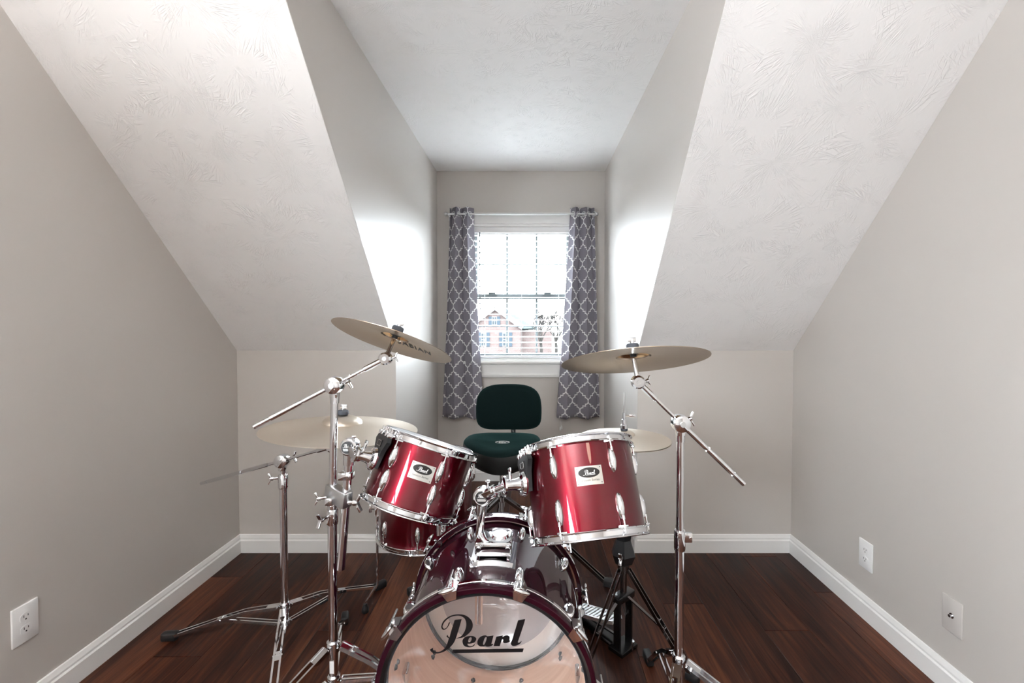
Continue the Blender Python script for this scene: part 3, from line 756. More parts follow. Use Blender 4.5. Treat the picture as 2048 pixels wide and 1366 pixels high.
bh = MB().lathe([(.0005, BL - hz), (.205, BL - hz)], 96).build('batter_head', 'hazy_film', bd)
MB().lathe([(.205, BL - hz - .001), (BRAD - .016, BL - hz - .001), (BRAD - .016, BL - hz + .001), (.205, BL - hz + .001)], 96, closed=True).build('muffle_ring', 'muffle_ring', bh)
MB().lathe([(BRAD - .028, BL - .040), (BRAD - .024, BL - .040), (BRAD - .024, BL - .030), (BRAD - .028, BL - .030)], 96, closed=True).build('bearing_edge', 'slot_dark', bh)
# lettering on the front head
inv = bd.matrix_basis.inverted()
def head_pt(X, Y):
    p = inv @ at(850 + X / 9.752, 1215 + Y / 9.752, BC.y + hz)
    return (p.x, p.y)
for nm, v in SCRIPT.items():
    flat_shape(nm, [[head_pt(x, y) for x, y in lp] for lp in v], 'print_black', fh, Matrix.Translation((0, 0, hz - .0007)), .0002)
# lugs, claws and T rods, ten to a side
blug = MB(); 
for s_ in (1,):
    m = MB(); n = 12; vs = []
    prof = [(-.030, .05), (-.028, .5), (-.020, .8), (-.006, 1.0), (.010, 1.0), (.022, .85), (.030, .6), (.033, .1)]
    for z, k in prof:
        for i in range(n + 1):
            a = math.pi * i / n; vs.append((-.013 * k * math.cos(a), .024 * k * math.sin(a) - .002, z))
    w_ = n + 1
    m.add(vs, [(j * w_ + i, j * w_ + i + 1, (j + 1) * w_ + i + 1, (j + 1) * w_ + i) for j in range(len(prof) - 1) for i in range(n)])
    BLUG = m.mesh('lug', 'chrome', True, 45)
c = MB()
# claw: hooks over the hoop (hoop face at local z = 0, growing to +z), root of y at the hoop's outer face
c.add([(-.018, .001, .002), (.018, .001, .002), (.018, .001, .040), (-.018, .001, .040), (-.012, .010, .006), (.012, .010, .006), (.008, .014, .038), (-.008, .014, .038)], [(0, 1, 5, 4), (1, 2, 6, 5), (2, 3, 7, 6), (3, 0, 4, 7), (4, 5, 6, 7), (0, 3, 2, 1)])
c.add([(-.020, .004, -.004), (.020, .004, -.004), (.012, -.018, -.004), (-.012, -.018, -.004), (-.020, .004, .004), (.020, .004, .004), (.012, -.018, .001), (-.012, -.018, .001)], [(0, 1, 2, 3), (4, 7, 6, 5), (0, 4, 5, 1), (1, 5, 6, 2), (2, 6, 7, 3), (3, 7, 4, 0)])
c.ell((0, .010, .034), (.009, .009, .014))
CLAW = c.mesh('claw', 'chrome', True, 35)
tr = MB(); tr.cyl((0, .018, -.014), (0, .018, .075), .0032, seg=10); tr.cyl((0, .018, -.012), (0, .018, .0), .006, seg=10)
tr.ell((0, .018, -.018), (.022, .006, .007)); TROD = tr.mesh('tension_rod', 'chrome', True, 40)
for i in range(10):
    a = R(18 + 36 * i)
    for front in (True, False):
        base = Matrix.Rotation(a, 4, 'Z') @ Matrix.Translation((0, BRAD + .0095, 0))
        fm = base if front else Matrix.Translation((0, 0, BL)) @ Matrix.Rotation(a, 4, 'Z') @ Matrix.Translation((0, BRAD + .0095, 0)) @ Matrix.Rotation(math.pi, 4, 'Y')
        cl = obj('claw', CLAW, bd, mtx=fm); obj('tension_rod', TROD, cl)
        zl = .105 if front else BL - .105
        lm = Matrix.Rotation(a, 4, 'Z') @ Matrix.Translation((0, BRAD - .010, zl))
        if front: lm = lm @ Matrix.Rotation(math.pi, 4, 'Y')
        obj('lug', BLUG, bd, mtx=lm)
        if True:
            q = MB().cyl((0, 0, 0), (0, -.004, 0), .0045, seg=8)
            for dz in (-.014, .014): pass
# bolts of the lugs inside the shell
bolt = MB().lathe([(.0005, .006), (.005, .006), (.006, .003), (.008, .001), (.008, 0), (.0005, 0)], 10).mesh('lug_bolt', 'slot_dark')
for i in range(10):
    a = R(18 + 36 * i)
    for zl in (.095, .115, BL - .115, BL - .095):
        obj('lug_bolt', bolt, sh, mtx=Matrix.Rotation(a, 4, 'Z') @ Matrix.Translation((0, BRAD - .0175, zl)) @ Matrix.Rotation(R(90), 4, 'X'))
# felt strips / pads low inside the front head
for sx in (-1, 1):
    MB().box((sx * .225, -.10, .05), (.05, .11, .02), bev=.006).build('damper_pad', 'muffle_ring', bd)
# tom holder on top of the shell
pb = inv @ at(990, 1090, 1.375); 
hm = bpy.data.objects.new('tom_holder', MB().box((0, 0, 0), (.005, .005, .005)).mesh('seed', 'chrome')); bpy.data.objects.remove(hm)
px_, pz_ = pb.x, .195
holder = MB()
pl = []
for i in range(9):       # saddle plate that follows the shell
    a = -.27 + .54 * i / 8; pl.append((px_ * 0 + math.sin(a) * (BRAD - .009), math.cos(a) * (BRAD - .009)))
def saddle(m, off, half_a, za, zb, thick):
    n = 12; vs = []
    ca = math.atan2(px_, BRAD)
    for rr in (BRAD - .0098 + off, BRAD - .0098 + off + thick):
        for i in range(n + 1):
            a = ca - half_a + 2 * half_a * i / n
            vs += [(math.sin(a) * rr, math.cos(a) * rr, za), (math.sin(a) * rr, math.cos(a) * rr, zb)]
    k = 2 * (n + 1); fs = []
    for i in range(n):
        fs += [(2 * i, 2 * i + 1, 2 * i + 3, 2 * i + 2), (k + 2 * i, k + 2 * i + 2, k + 2 * i + 3, k + 2 * i + 1), (2 * i, 2 * i + 2, k + 2 * i + 2, k + 2 * i), (2 * i + 1, k + 2 * i + 1, k + 2 * i + 3, 2 * i + 3)]
    fs += [(0, k, k + 1, 1), (2 * n, 2 * n + 1, k + 2 * n + 1, k + 2 * n)]
    return m.add(vs, fs)
saddle(holder, 0, .24, .125, .275, .006); saddle(holder, .005, .21, .140, .262, .008)
hb = holder.build('tom_holder', 'chrome', bd, True, 30)
MB().box((px_, BRAD + .026, pz_), (.108, .044, .080), bev=.008).build('holder_block', 'chrome', hb, True, 40)
for sx in (-1, 1):
    MB().cyl((px_ + sx * .043, BRAD + .028, .150), (px_ + sx * .043, BRAD + .028, .158), .007, seg=12).build('holder_bolt', 'worn_chrome', hb)
MB().lathe([(.0005, .05), (.022, .05), (.027, .044), (.027, .036), (.0005, .036)], 24, frame((0, 1, 0), (0, 0, 1), (px_ - .018, BRAD + .006, pz_))).build('unused_socket', 'worn_chrome', hb)
# post and arm of the right tom
def ball_arm(parent_mb_inv, post_lo, ball, cup, rad=.0125):
    """chrome tube from post_lo up to the round ball housing, then the arm to the tom's cup, in the parent's frame"""
    out = []
    p = [parent_mb_inv @ q for q in (post_lo, ball, cup)]
    d0 = (p[1] - p[0]).normalized(); d1 = (p[2] - p[1]).normalized()
    return p, d0, d1
def tom_arm(parent, inv_, post_lo, ball, cup, face):
    p0, pb_, pc = (inv_ @ q for q in (post_lo, ball, cup)); fdir = (inv_.to_3x3() @ Vector(face)).normalized()
    d0 = (pb_ - p0).normalized(); d1 = (pc - pb_).normalized()
    post = MB().cyl(p0, pb_ - d0 * .02, .0125, seg=20).build('arm_post', 'chrome', parent)
    MB().cyl(pb_ - d0 * .058, pb_ - d0 * .018, .0165, .018, seg=20).build('post_socket', 'worn_chrome', post)
    hs = MB().lathe([(.0005, .020), (.021, .020), (.0265, .016), (.028, .008), (.028, -.014), (.022, -.020), (.0005, -.020)], 32, frame(fdir, (0, 0, 1), pb_)).build('ball_housing', 'worn_chrome', parent)
    MB().bar(pb_, pb_ + d1 * .058, .030, .030, bev=.004).build('arm_neck', 'worn_chrome', hs)
    up = (d1 + d0).normalized()
    MB().cyl(pb_ + d1 * .02 + d0 * .022, pb_ + d1 * .02 + d0 * .036, .004, seg=10).box(pb_ + d1 * .02 + d0 * .04, (.014, .006, .008), bev=.002).build('key_bolt', 'chrome', hs)
    arm = MB().cyl(pb_ + d1 * .03, pc, .0115, seg=20).cyl(pb_ + d1 * .05, pb_ + d1 * .066, .0150, seg=20).build('arm', 'chrome', parent)
    fr = frame(fdir, inv_.to_3x3() @ Vector((0, 0, 1)), pb_ + fdir * .0205)
    disc = flat_shape('maker_disc', [[(.019 * math.cos(q), .019 * math.sin(q)) for q in [2 * math.pi * i / 36 for i in range(36)]]], 'badge_black', hs, fr, .0006)
    fr2 = fr.copy(); fr2.translation = pb_ + fdir * .0215
    ringp = [[(r_ * math.cos(q), r_ * math.sin(q)) for q in [2 * math.pi * i / 36 for i in range(36)]] for r_ in (.0215, .0190)]
    flat_shape('disc_rim', ringp, 'chrome', hs, fr2, .0006)
    k = Matrix.Translation((0, .005, 0))
    for o in (hs,):
        script_word('script', o, fr2 @ k, .028, 'print_white')
    flat_shape('disc_band', [[(-.014, -.0035), (.014, -.0035), (.012, -.011), (-.012, -.011)]], 'worn_chrome', hs, fr2, .0002)
cupw = T['right'].matrix_basis @ rt_mount[0]
ball = at(965, 992, 1.375); lo_ = at(958, 1086, 1.385)
tom_arm(bd, inv, Vector((lo_.x, lo_.y, lo_.z)), ball, cupw, (-.03, -1, .12))
# lower end of the post inside the drum
MB().cyl(inv @ Vector((at(958, 1086, 1.385).x, 1.385, .60)), inv @ Vector((at(958, 1240, 1.385).x, 1.385, at(958, 1245, 1.385).z)), .0125, seg=18).build('post_end', 'chrome', bd)
# spurs
for sx in (-1, 1):
    p0 = Vector((sx * .262, -.08, .16)); p1 = Vector((sx * .335, -BC.z + .012, .045))
    sp = MB().tube([p0, p0 + Vector((sx * .03, -.02, 0)), p1], .0075, 10).build('spur', 'chrome', bd)
    MB().ell(p1, (.012, .012, .012)).build('rubber_tip', 'rubber', sp)
    MB().box((0, 0, 0), (.03, .055, .05), Matrix.Translation(p0), bev=.006).build('spur_bracket', 'chrome', bd)

# ------------------------------------------------------------------ bass drum pedal
PYC = BR_.y
pd = thing('bass_drum_pedal', 'black and chrome kick pedal behind the bass drum', 'pedal', (BR_.x + .01, PYC + .06, 0))
MB().box((0, .12, .008), (.10, .36, .012), bev=.003).build('base_plate', 'black_enamel', pd)
MB().box((0, .17, .055), (.085, .27, .008), Matrix.Translation((0, 0, 0)) @ Matrix.Rotation(R(-9), 4, 'X'), bev=.003).build('footboard', 'worn_chrome', pd)
for sx in (-1, 1): MB().cyl((sx * .055, 0, .01), (sx * .055, 0, .24), .009, seg=14).build('post', 'chrome', pd)
MB().cyl((-.085, 0, .235), (.085, 0, .235), .008, seg=14).cyl((-.012, 0, .235), (.012, 0, .235), .028, seg=20).build('axle', 'worn_chrome', pd)
MB().cyl((0, 0, .235), (0, -.02, .40), .0035, seg=8).build('beater_shaft', 'chrome', pd)
MB().lathe([(.0005, -.018), (.024, -.018), (.027, 0), (.024, .018), (.0005, .018)], 20, frame((0, -1, .1), (0, 0, 1), (0, -.022, .41))).build('beater', 'beater_felt', pd)
MB().box((0, -.035, .016), (.06, .06, .014), bev=.003).build('hoop_clamp', 'black_enamel', pd)

# ------------------------------------------------------------------ cymbals
def cymbal_profile(Rr, bell, bow, th=.0011):
    pts = [(.006, bow + bell * .42)]
    for i in range(1, 7):
        a = i / 6 * math.pi / 2; pts.append((bell * math.sin(a), bow + bell * .42 * math.cos(a) ** 1.0 * 1.0))
    pts = [(r_, z) for r_, z in pts]
    for i in range(1, 15):
        f = i / 14; pts.append((bell + (Rr - bell) * f, bow * (1 - f) ** 1.0 * (1 - .35 * f) ))
    return pts
def cymbal(name, label, center, nrm, Rr, bell, material, group, bow=.022, yh=(0, 1, 0), inverted=False):
    pts = cymbal_profile(Rr, bell, bow)
    if inverted: pts = [(r_, -z) for r_, z in pts]
    prof = pts + [(r_, z - .0012) for r_, z in pts[::-1]]
    mt = frame(nrm, yh, center)
    m = MB().lathe(prof, 96, closed=True)
    o = m.build(name, material, None, True, 50); o.matrix_basis = mt
    tag(o, label, 'cymbal', group)
    return o, mt
def topper(parent, inv_, mt, zc, big=False):
    """felts, sleeve and wing nut around the cymbal hole, as parts of the stand"""
    k = inv_ @ mt
    MB().lathe([(.004, zc + .001), (.019, zc + .001), (.020, zc + .004), (.020, zc + .014), (.018, zc + .017), (.004, zc + .017)], 24, k, closed=True).build('upper_felt', 'felt', parent)
    MB().lathe([(.004, zc - .003), (.018, zc - .003), (.019, zc - .006), (.018, zc - .014), (.010, zc - .016), (.010, zc - .024), (.004, zc - .024)], 24, k, closed=True).build('lower_felt', 'rubber', parent)
    MB().cyl(k @ Vector((0, 0, zc + .017)), k @ Vector((0, 0, zc + .026)), .0075, seg=14).box((0, 0, zc + .032), (.028, .007, .016), k, bev=.003).build('wing_nut', 'worn_chrome', parent)
NL = Vector((.263, .30, .917)); NR = Vector((-.041, .264, .963)); NRD = Vector((.061, .03, .998))
CL = at(786, 684, 1.545); CR = at(1268, 723, 1.44); CRD = at(684, 859, 1.75)
crl, mL = cymbal('crash_cymbal', 'bronze crash cymbal tilted high on the left boom stand', CL, NL, .205, .048, 'bronze', 'bronze crash cymbals', .018)
crr, mR = cymbal('crash_cymbal', 'bronze crash cymbal held on the right boom stand', CR, NR, .229, .055, 'bronze', 'bronze crash cymbals', .016)
rid, mD = cymbal('ride_cymbal', 'wide pale bronze ride cymbal low behind the left boom stand', CRD, NRD, .283, .073, 'bronze_dull', None, .026)
zcL, zcR, zcD = .018 + .048 * .42, .016 + .055 * .42, .026 + .073 * .42
for o, br, zc in ((crl, .046, .018), (crr, .053, .016)):
    pr = [(.007, zc + br * .42 - .0016)] + [(br * math.sin(i / 6 * math.pi / 2), zc + br * .42 * math.cos(i / 6 * math.pi / 2) - .0018) for i in range(1, 6)]
    MB().lathe(pr, 40).build('bell_underside', 'bronze_cup', o)
# maker's print under the left crash and on top of the ride
def under_print(o, body, size, pos, ang, material, under=True, zz=0):
    mt = Matrix.Translation((pos[0], pos[1], zz)) @ Matrix.Rotation(ang, 4, 'Z')
    if under: mt = mt @ Matrix.Rotation(math.pi, 4, 'Y')
    return lettering('print', body, size, material, o, mt, .0001, 0, 1.1)
rl = .115
zloc = .018 * (1 - (rl - .048) / .157) * (1 - .35 * (rl - .048) / .157) - .004
rd = ray(826, 701); tt = (CL - Vector((0, 0, CAMZ))).dot(NL) / rd.dot(NL)
lp = mL.inverted() @ (Vector((0, 0, CAMZ)) + rd * tt); rl = min(.16, math.hypot(lp.x, lp.y))
zloc = .018 * (1 - (rl - .048) / .157) * (1 - .35 * (rl - .048) / .157) - .0045
aa = math.atan2(lp.y, lp.x)
q = lettering('maker_print', 'SABIAN', .034, 'print_black', crl, Matrix.Translation((rl * math.cos(aa), rl * math.sin(aa), zloc - .003)) @ Matrix.Rotation(math.pi, 4, 'X') @ Matrix.Diagonal((1, 1.7, 1, 1)), .0001, 0, 1.15)
mbq = q.matrix_basis.copy(); q.matrix_basis = Matrix.Identity(4)
for v in q.data.vertices:          # the print follows the cymbal's bow
    p = mbq @ v.co; f_ = max(0, min(1, (math.hypot(p.x, p.y) - .048) / .157))
    v.co = (p.x, p.y, .018 * (1 - f_) * (1 - .35 * f_) - .0012 - .0006 - .0004 * (v.co.z > 0))
# ------------------------------------------------------------------ stands
def tripod(root, hub_hi, hub_lo, feet, mt='chrome', foot=.022, bar_w=.012):
    """three double legs: feet, hubs in the root's frame (z from the floor)"""
    for ft_ in feet:
        ft_ = Vector((ft_[0], ft_[1], .016)); d = Vector((ft_.x, ft_.y, 0)).normalized(); sd = Vector((-d.y, d.x, 0))
        top = Vector((d.x * .026, d.y * .026, hub_hi)); low = Vector((d.x * .024, d.y * .024, hub_lo))
        mid = top + (ft_ - top) * .52 + Vector((0, 0, .012)); kn = top + (ft_ - top) * .30 + Vector((0, 0, .016))
        end = ft_ - d * .03 + Vector((0, 0, .006))
        m = MB()
        for s_ in (-1, 1):
            o_ = sd * s_ * .012
            for a, b in ((top, kn), (kn, mid), (mid, end)): m.bar(a + o_ * (1.0 if b is kn else .9), b + o_ * .9, .0065, bar_w)
            m.cyl(mid + sd * .016, mid - sd * .016, .0035, seg=8); m.cyl(top + sd * .016, top - sd * .016, .0035, seg=8)
        m.bar(mid - (mid - kn) * .15, mid + (end - mid) * .12, .026, .006); m.bar(top, top + (kn - top) * .35, .024, .010)
        lg = m.build('leg', mt, root, True, 30)
        m = MB()
        for s_ in (-1, 1): m.bar(low + sd * s_ * .008, mid + sd * s_ * .008, .005, bar_w * .9)
        m.cyl(low + sd * .013, low - sd * .013, .0035, seg=8)
        m.build('brace', mt, lg, True, 30)
        f_ = MB().box((0, 0, 0), (foot * 1.15, foot * 2.3, foot * 1.3), frame((0, 0, 1), d, ft_ - d * .004 + Vector((0, 0, foot * .65 - .016))), bev=foot * .28)
        f_.build('rubber_foot', 'rubber', lg, True, 50)
def collar(m, z0, z1, r0, r1):
    m.lathe([(r0 * .6, z0), (r0, z0), (r0, z0 + .003), (r1, z0 + .006), (r1, z1 - .004), (r0, z1), (r0 * .6, z1)], 24, closed=True); return m
def wing(root, p, d, mt='chrome', size=1.0):
    d = Vector(d).normalized(); p = Vector(p); side = d.cross(Vector((0, 0, 1))).normalized()
    m = MB().cyl(p, p + d * .022 * size, .005 * size, seg=10).cyl(p + d * .018 * size, p + d * .030 * size, .008 * size, seg=12)
    for s_ in (-1, 1):
        m.box((0, 0, .012 * size), (.012 * size, .006 * size, .026 * size), frame(Vector((0, 0, s_)) + d * .5, d, p + d * .026 * size), bev=.002)
    return m.build('wing_bolt', mt, root)
def boom(root, inv_, pivot, left, tilt, mt_c, zc, face=(0, -1, 0)):
    pv, l, t_ = (inv_ @ q for q in (pivot, left, tilt)); d = (t_ - l).normalized(); L = (t_ - l).length
    fd = Vector(face)
    cl = MB().lathe([(.0005, .024), (.020, .024), (.026, .020), (.028, .010), (.028, -.010), (.026, -.020), (.018, -.024), (.0005, -.024)], 28, frame(fd, (0, 0, 1), pv)).build('boom_clamp', 'chrome', root)
    MB().box(pv - Vector((0, 0, .026)), (.026, .026, .030), bev=.005).build('clamp_neck', 'chrome', cl)
    MB().cyl(pv + fd * .024, pv + fd * .027, .009, seg=12).build('clamp_bolt', 'worn_chrome', cl)
    wing(cl, pv - fd * .02 + Vector((.012, 0, .0)), (.9, -.1, .35))
    r_ = MB().cyl(l, t_, .0062, seg=14)
    r_.cyl(l, l + d * .045, .0075, seg=14).cyl(l + d * .050, l + d * L * .34, .0088, seg=14).cyl(l + d * L * .36, l + d * L * .55, .0082, seg=14).cyl(t_ - d * .075, t_ - d * .02, .0098, seg=14)
    r_.build('boom_arm', 'chrome', root)
    kc = inv_ @ mt_c; top = kc @ Vector((0, 0, zc + .030)); nn = kc.to_3x3() @ Vector((0, 0, 1))
    base = t_
    tl = MB().lathe([(.0005, .014), (.016, .014), (.021, .010), (.021, -.010), (.016, -.014), (.0005, -.014)], 24, frame(fd, (0, 0, 1), base)).build('tilter', 'chrome', root)
    wing(tl, base + Vector((.014, .0, .0)), (1, .2, .25), size=.7)
    MB().cyl(base + fd * .014, base + fd * .017, .007, seg=10).build('tilter_bolt', 'worn_chrome', tl)
    low = kc @ Vector((0, 0, zc - .03))
    MB().cyl(base, low, .0072, seg=12).cyl(low, top, .0040, seg=10).build('cymbal_rod', 'chrome', root)
    topper(root, inv_, mt_c, zc)
def stand_root(name, label, x, y, group=None):
    r_ = thing(name, label, 'stand', (x, y, 0), group); return r_, Matrix.Translation((-x, -y, 0))
GS = 'chrome cymbal stands'
# right boom stand
sxy = at(1360, 1000, 1.42)
st, iv = stand_root('boom_stand', 'chrome boom stand to the right carrying a crash cymbal', sxy.x, 1.42, GS)
pvR = at(1361, 846, 1.42); tiR = at(1276, 764, 1.425); tiR = Vector((CR.x, CR.y, 0)) * 0 + tiR
dR = (tiR - pvR); lR = pvR - dR * (at(1500, 950, 1.42) - pvR).length / dR.length
MB().cyl((0, 0, .03), (0, 0, at(1360, 1075, 1.42).z), .0143, seg=24).build('lower_tube', 'chrome', st)
MB().cyl((0, 0, at(1360, 1100, 1.42).z), (0, 0, pvR.z - .03), .0112, seg=24).build('upper_tube', 'chrome', st)
zc_ = at(1360, 1078, 1.42).z
cj = collar(MB(), zc_ - .035, zc_ + .028, .0165, .0175).build('height_collar', 'chrome', st)
MB().box((.024, -.004, zc_ + .008), (.026, .016, .032), bev=.004).cyl((.030, -.012, zc_ + .008), (.030, -.016, zc_ + .008), .004, seg=8).build('collar_clamp', 'worn_chrome', cj)
wing(cj, (.0, .018, zc_), (.3, 1, 0))
MB().cyl((0, 0, pvR.z - .058), (0, 0, pvR.z - .022), .0135, .0150, seg=20).build('tube_cap', 'chrome', st)
boom(st, iv, pvR, lR, tiR, mR, zcR)
f1 = iv @ on_floor(1296, 1322)
collar(MB(), .20, .24, .0165, .020).build('leg_hub', 'chrome', st); collar(MB(), .085, .115, .0165, .019).build('leg_hub', 'chrome', st)
tripod(st, .222, .10, [(f1.x, f1.y), (.33, -.20), (-.17, -.33)], foot=.026)
# left boom stand that also holds the smaller tom
sxy = at(664, 1000, 1.45)
sa, iva = stand_root('boom_stand', 'chrome boom stand to the left carrying a crash cymbal and a tom clamp', sxy.x, 1.45, GS)
pvL = at(669, 770, 1.45); tiL = at(771, 717, 1.50)
dL = tiL - pvL; lL = pvL - dL * (at(500, 847, 1.36) - pvL).length / dL.length
ztub = at(664, 1010, 1.45).z
MB().cyl((0, 0, .05), (0, 0, ztub), .0143, seg=24).build('lower_tube', 'chrome', sa)
MB().tube([(0, 0, ztub - .01), (pvL.x - sxy.x, 0, pvL.z - .03)], .0112, 24).build('upper_tube', 'chrome', sa)
MB().cyl((pvL.x - sxy.x, 0, pvL.z - .058), (pvL.x - sxy.x, 0, pvL.z - .022), .0135, .0150, seg=20).build('tube_cap', 'chrome', sa)
zk = at(664, 1030, 1.45).z
cj = collar(MB(), zk - .03, zk + .02, .0165, .018).build('height_collar', 'chrome', sa)
wing(cj, (-.010, -.015, zk), (-.4, -1, 0))
boom(sa, iva, pvL, lL, tiL, mL, zcL)
collar(MB(), .225, .265, .0165, .021).build('leg_hub', 'chrome', sa); collar(MB(), .12, .152, .0165, .020).build('leg_hub', 'chrome', sa)
fA = iva @ on_floor(690, 1243)
tripod(sa, .246, .135, [(fA.x, fA.y), (.335, .02), (-.25, -.36)], foot=.026, bar_w=.014)
MB().box((0, -.0145, .185), (.014, .001, .040)).build('sticker', 'plate_white', sa, False)
# multi clamp and the tom's post
c0 = iva @ at(666, 985, 1.45); c1 = iva @ at(687, 985, 1.425); c1.z = c0.z - .008
mc = MB().bar(c0 + (c0 - c1).normalized() * .02, c1 + (c1 - c0).normalized() * .022, .036, .052, bev=.005).build('multi_clamp', 'cast_metal', sa, True, 40)
wing(mc, c1 + Vector((.012, -.006, -.012)), (1, -.1, .03), size=1.25)
wing(mc, c0 + Vector((-.014, -.016, -.01)), (-1, -.35, 0), size=.9)
MB().box(c0 + Vector((.0, -.028, -.018)), (.024, .018, .026), bev=.004).build('clamp_hinge', 'worn_chrome', mc)
ballL = at(700, 893, 1.435); loL = at(682, 1138, 1.425)
cupL = T['left'].matrix_basis @ lt_mount[0]
tom_arm(sa, iva, loL, ballL, cupL, (.0, -1, .10))
ml_ = iva @ at(692, 951, 1.43)
MB().box(ml_, (.044, .032, .024), bev=.004).cyl(ml_ + Vector((.012, -.016, 0)), ml_ + Vector((.012, -.020, 0)), .004, seg=8).build('memory_lock', 'chrome', sa)
# stand of the ride
sxy = at(568, 1100, 1.85)
sb, ivb = stand_root('boom_stand', 'low chrome boom stand near the left wall carrying the ride cymbal', sxy.x, 1.85, GS)
pvD = at(565, 921, 1.85); tiD = at(664, 893, 1.755)
dD = tiD - pvD; lD = pvD - dD * 1.9
zc_ = at(567, 965, 1.85).z
MB().cyl((0, 0, .03), (0, 0, zc_), .0143, seg=24).build('lower_tube', 'chrome', sb)
MB().cyl((0, 0, zc_ - .02), (0, 0, pvD.z - .02), .0112, seg=20).build('upper_tube', 'chrome', sb)
cj = collar(MB(), zc_ - .025, zc_ + .035, .0165, .019).build('height_collar', 'chrome', sb)
wing(cj, (-.016, -.004, zc_ + .02), (-1, -.3, 0))
boom(sb, ivb, pvD, lD, tiD, mD, zcD)
collar(MB(), .105, .140, .0165, .020).build('leg_hub', 'chrome', sb); collar(MB(), .040, .068, .0165, .019).build('leg_hub', 'chrome', sb)
fa, fb, fc = (ivb @ on_floor(*q) for q in ((338, 1280), (762, 1176), (540, 1440)))
tripod(sb, .122, .054, [(fa.x, fa.y), (fb.x, fb.y), (fc.x, fc.y)], foot=.026)

# ------------------------------------------------------------------ hi-hat
hb_ = on_floor(1246, 1297); HX, HY = hb_.x, hb_.y
hs = thing('hi_hat_stand', 'chrome and black hi-hat stand with slotted footboard right of the bass drum', 'stand', (HX, HY, 0)); ih = Matrix.Translation((-HX, -HY, 0))
zh = at(1250, 872, HY).z; ztop_ = at(1250, 785, HY).z; zcl = at(1244, 1135, HY).z
MB().cyl((0, 0, .20), (0, 0, .62), .0135, seg=20).build('lower_tube', 'black_nickel', hs)
MB().cyl((0, 0, .60), (0, 0, zh - .05), .0105, seg=20).build('upper_tube', 'chrome', hs)
MB().cyl((0, 0, zh - .06), (0, 0, ztop_), .0032, seg=10).build('pull_rod', 'chrome', hs)
MB().lathe([(.004, zh - .05), (.024, zh - .05), (.026, zh - .042), (.020, zh - .036), (.004, zh - .034)], 20, closed=True).build('seat_cup', 'felt', hs)
zt_ = zh + .030
k = MB().lathe([(.0035, zt_), (.013, zt_), (.013, zt_ + .012), (.0095, zt_ + .016), (.0095, zt_ + .034), (.006, zt_ + .036), (.006, zt_ + .062), (.0035, zt_ + .062)], 20, closed=True).build('clutch', 'chrome', hs)
MB().lathe([(.004, zt_ - .012), (.014, zt_ - .012), (.014, zt_), (.004, zt_)], 18, closed=True).build('clutch_felt', 'felt', k)
MB().cyl((0, 0, zt_ + .05), (.02, -.003, zt_ + .05), .003, seg=8).box((.032, -.003, zt_ + .05), (.028, .004, .012), bev=.002).build('clutch_wing', 'chrome', k)
cv = MB()                      # black plastic cover around the height collar
zz = at(1243, 1100, HY).z
for i, (r0, z0) in enumerate(()): pass
cv.lathe([(.014, zz + .075), (.034, zz + .070), (.030, zz + .045), (.044, zz + .005), (.050, zz - .012), (.036, zz - .048), (.018, zz - .056), (.014, zz - .05)], 6, Matrix.Rotation(.4, 4, 'Z'), closed=True)
co = cv.build('collar_cover', 'black_plastic', hs, True, 20)
wing(co, (-.012, -.040, zz - .004), (-.5, -1, .1), size=1.0)
# two splayed legs with their struts
for foot_w in (on_floor(1385, 1362), Vector((.175, 1.575, 0))):
    f_ = ih @ foot_w; f_.z = .014; d = Vector((f_.x, f_.y, 0)).normalized(); sd = Vector((-d.y, d.x, 0))
    top = d * .022 + Vector((0, 0, zcl)); mid = top + (f_ - top) * .56
    m = MB()
    for s_ in (-1, 1):
        m.bar(top + sd * s_ * .008, mid + sd * s_ * .011, .003, .013); m.bar(mid + sd * s_ * .011, f_ + sd * s_ * .007, .003, .013)
    for q in (.04, .5, .58, .8): m.cyl(top + (f_ - top) * q + sd * .013, top + (f_ - top) * q - sd * .013, .003, seg=8)
    lg = m.build('leg', 'black_nickel', hs, True, 30)
    MB().bar(Vector((d.x * .02, d.y * .02, .215)), mid + Vector((0, 0, -.005)), .012, .004).build('strut', 'black_nickel', lg, True, 30)
    MB().box((0, 0, 0), (.026, .05, .028), frame((0, 0, 1), d, f_), bev=.006).build('rubber_foot', 'rubber', lg)
collar(MB(), zcl - .02, zcl + .02, .016, .022).build('leg_hub', 'black_nickel', hs)
pdir = Vector((-.22, .26, 0)).normalized(); psd = Vector((-pdir.y, pdir.x, 0))
fm = frame((0, 0, 1), pdir)
# pedal frame: two black uprights, base, chain, footboard
u = MB()
for s_ in (-1, 1): u.box((s_ * .036, 0, .115), (.012, .030, .21), fm, bev=.003)
u.box((0, 0, .212), (.098, .042, .030), fm, bev=.006)
fr_ = u.build('pedal_frame', 'black_enamel', hs, True, 40)
MB().box((0, .0, .008), (.098, .070, .016), fm, bev=.003).build('base_foot', 'black_enamel', fr_)
for s_ in (-1, 1): MB().bar(fm @ Vector((s_ * .032, .0, .010)), fm @ Vector((s_ * .026, .33, .010)), .010, .006).build('base_rail', 'black_nickel', fr_)
MB().box((0, .17, .008), (.05, .30, .005), fm, bev=.001).build('base_plate', 'black_enamel', fr_)
MB().box((0, .335, .016), (.085, .055, .024), fm, bev=.004).build('heel_plate', 'worn_chrome', fr_)
pm = fm @ Matrix.Translation((0, .33, .026)) @ Matrix.Rotation(R(-15), 4, 'X')
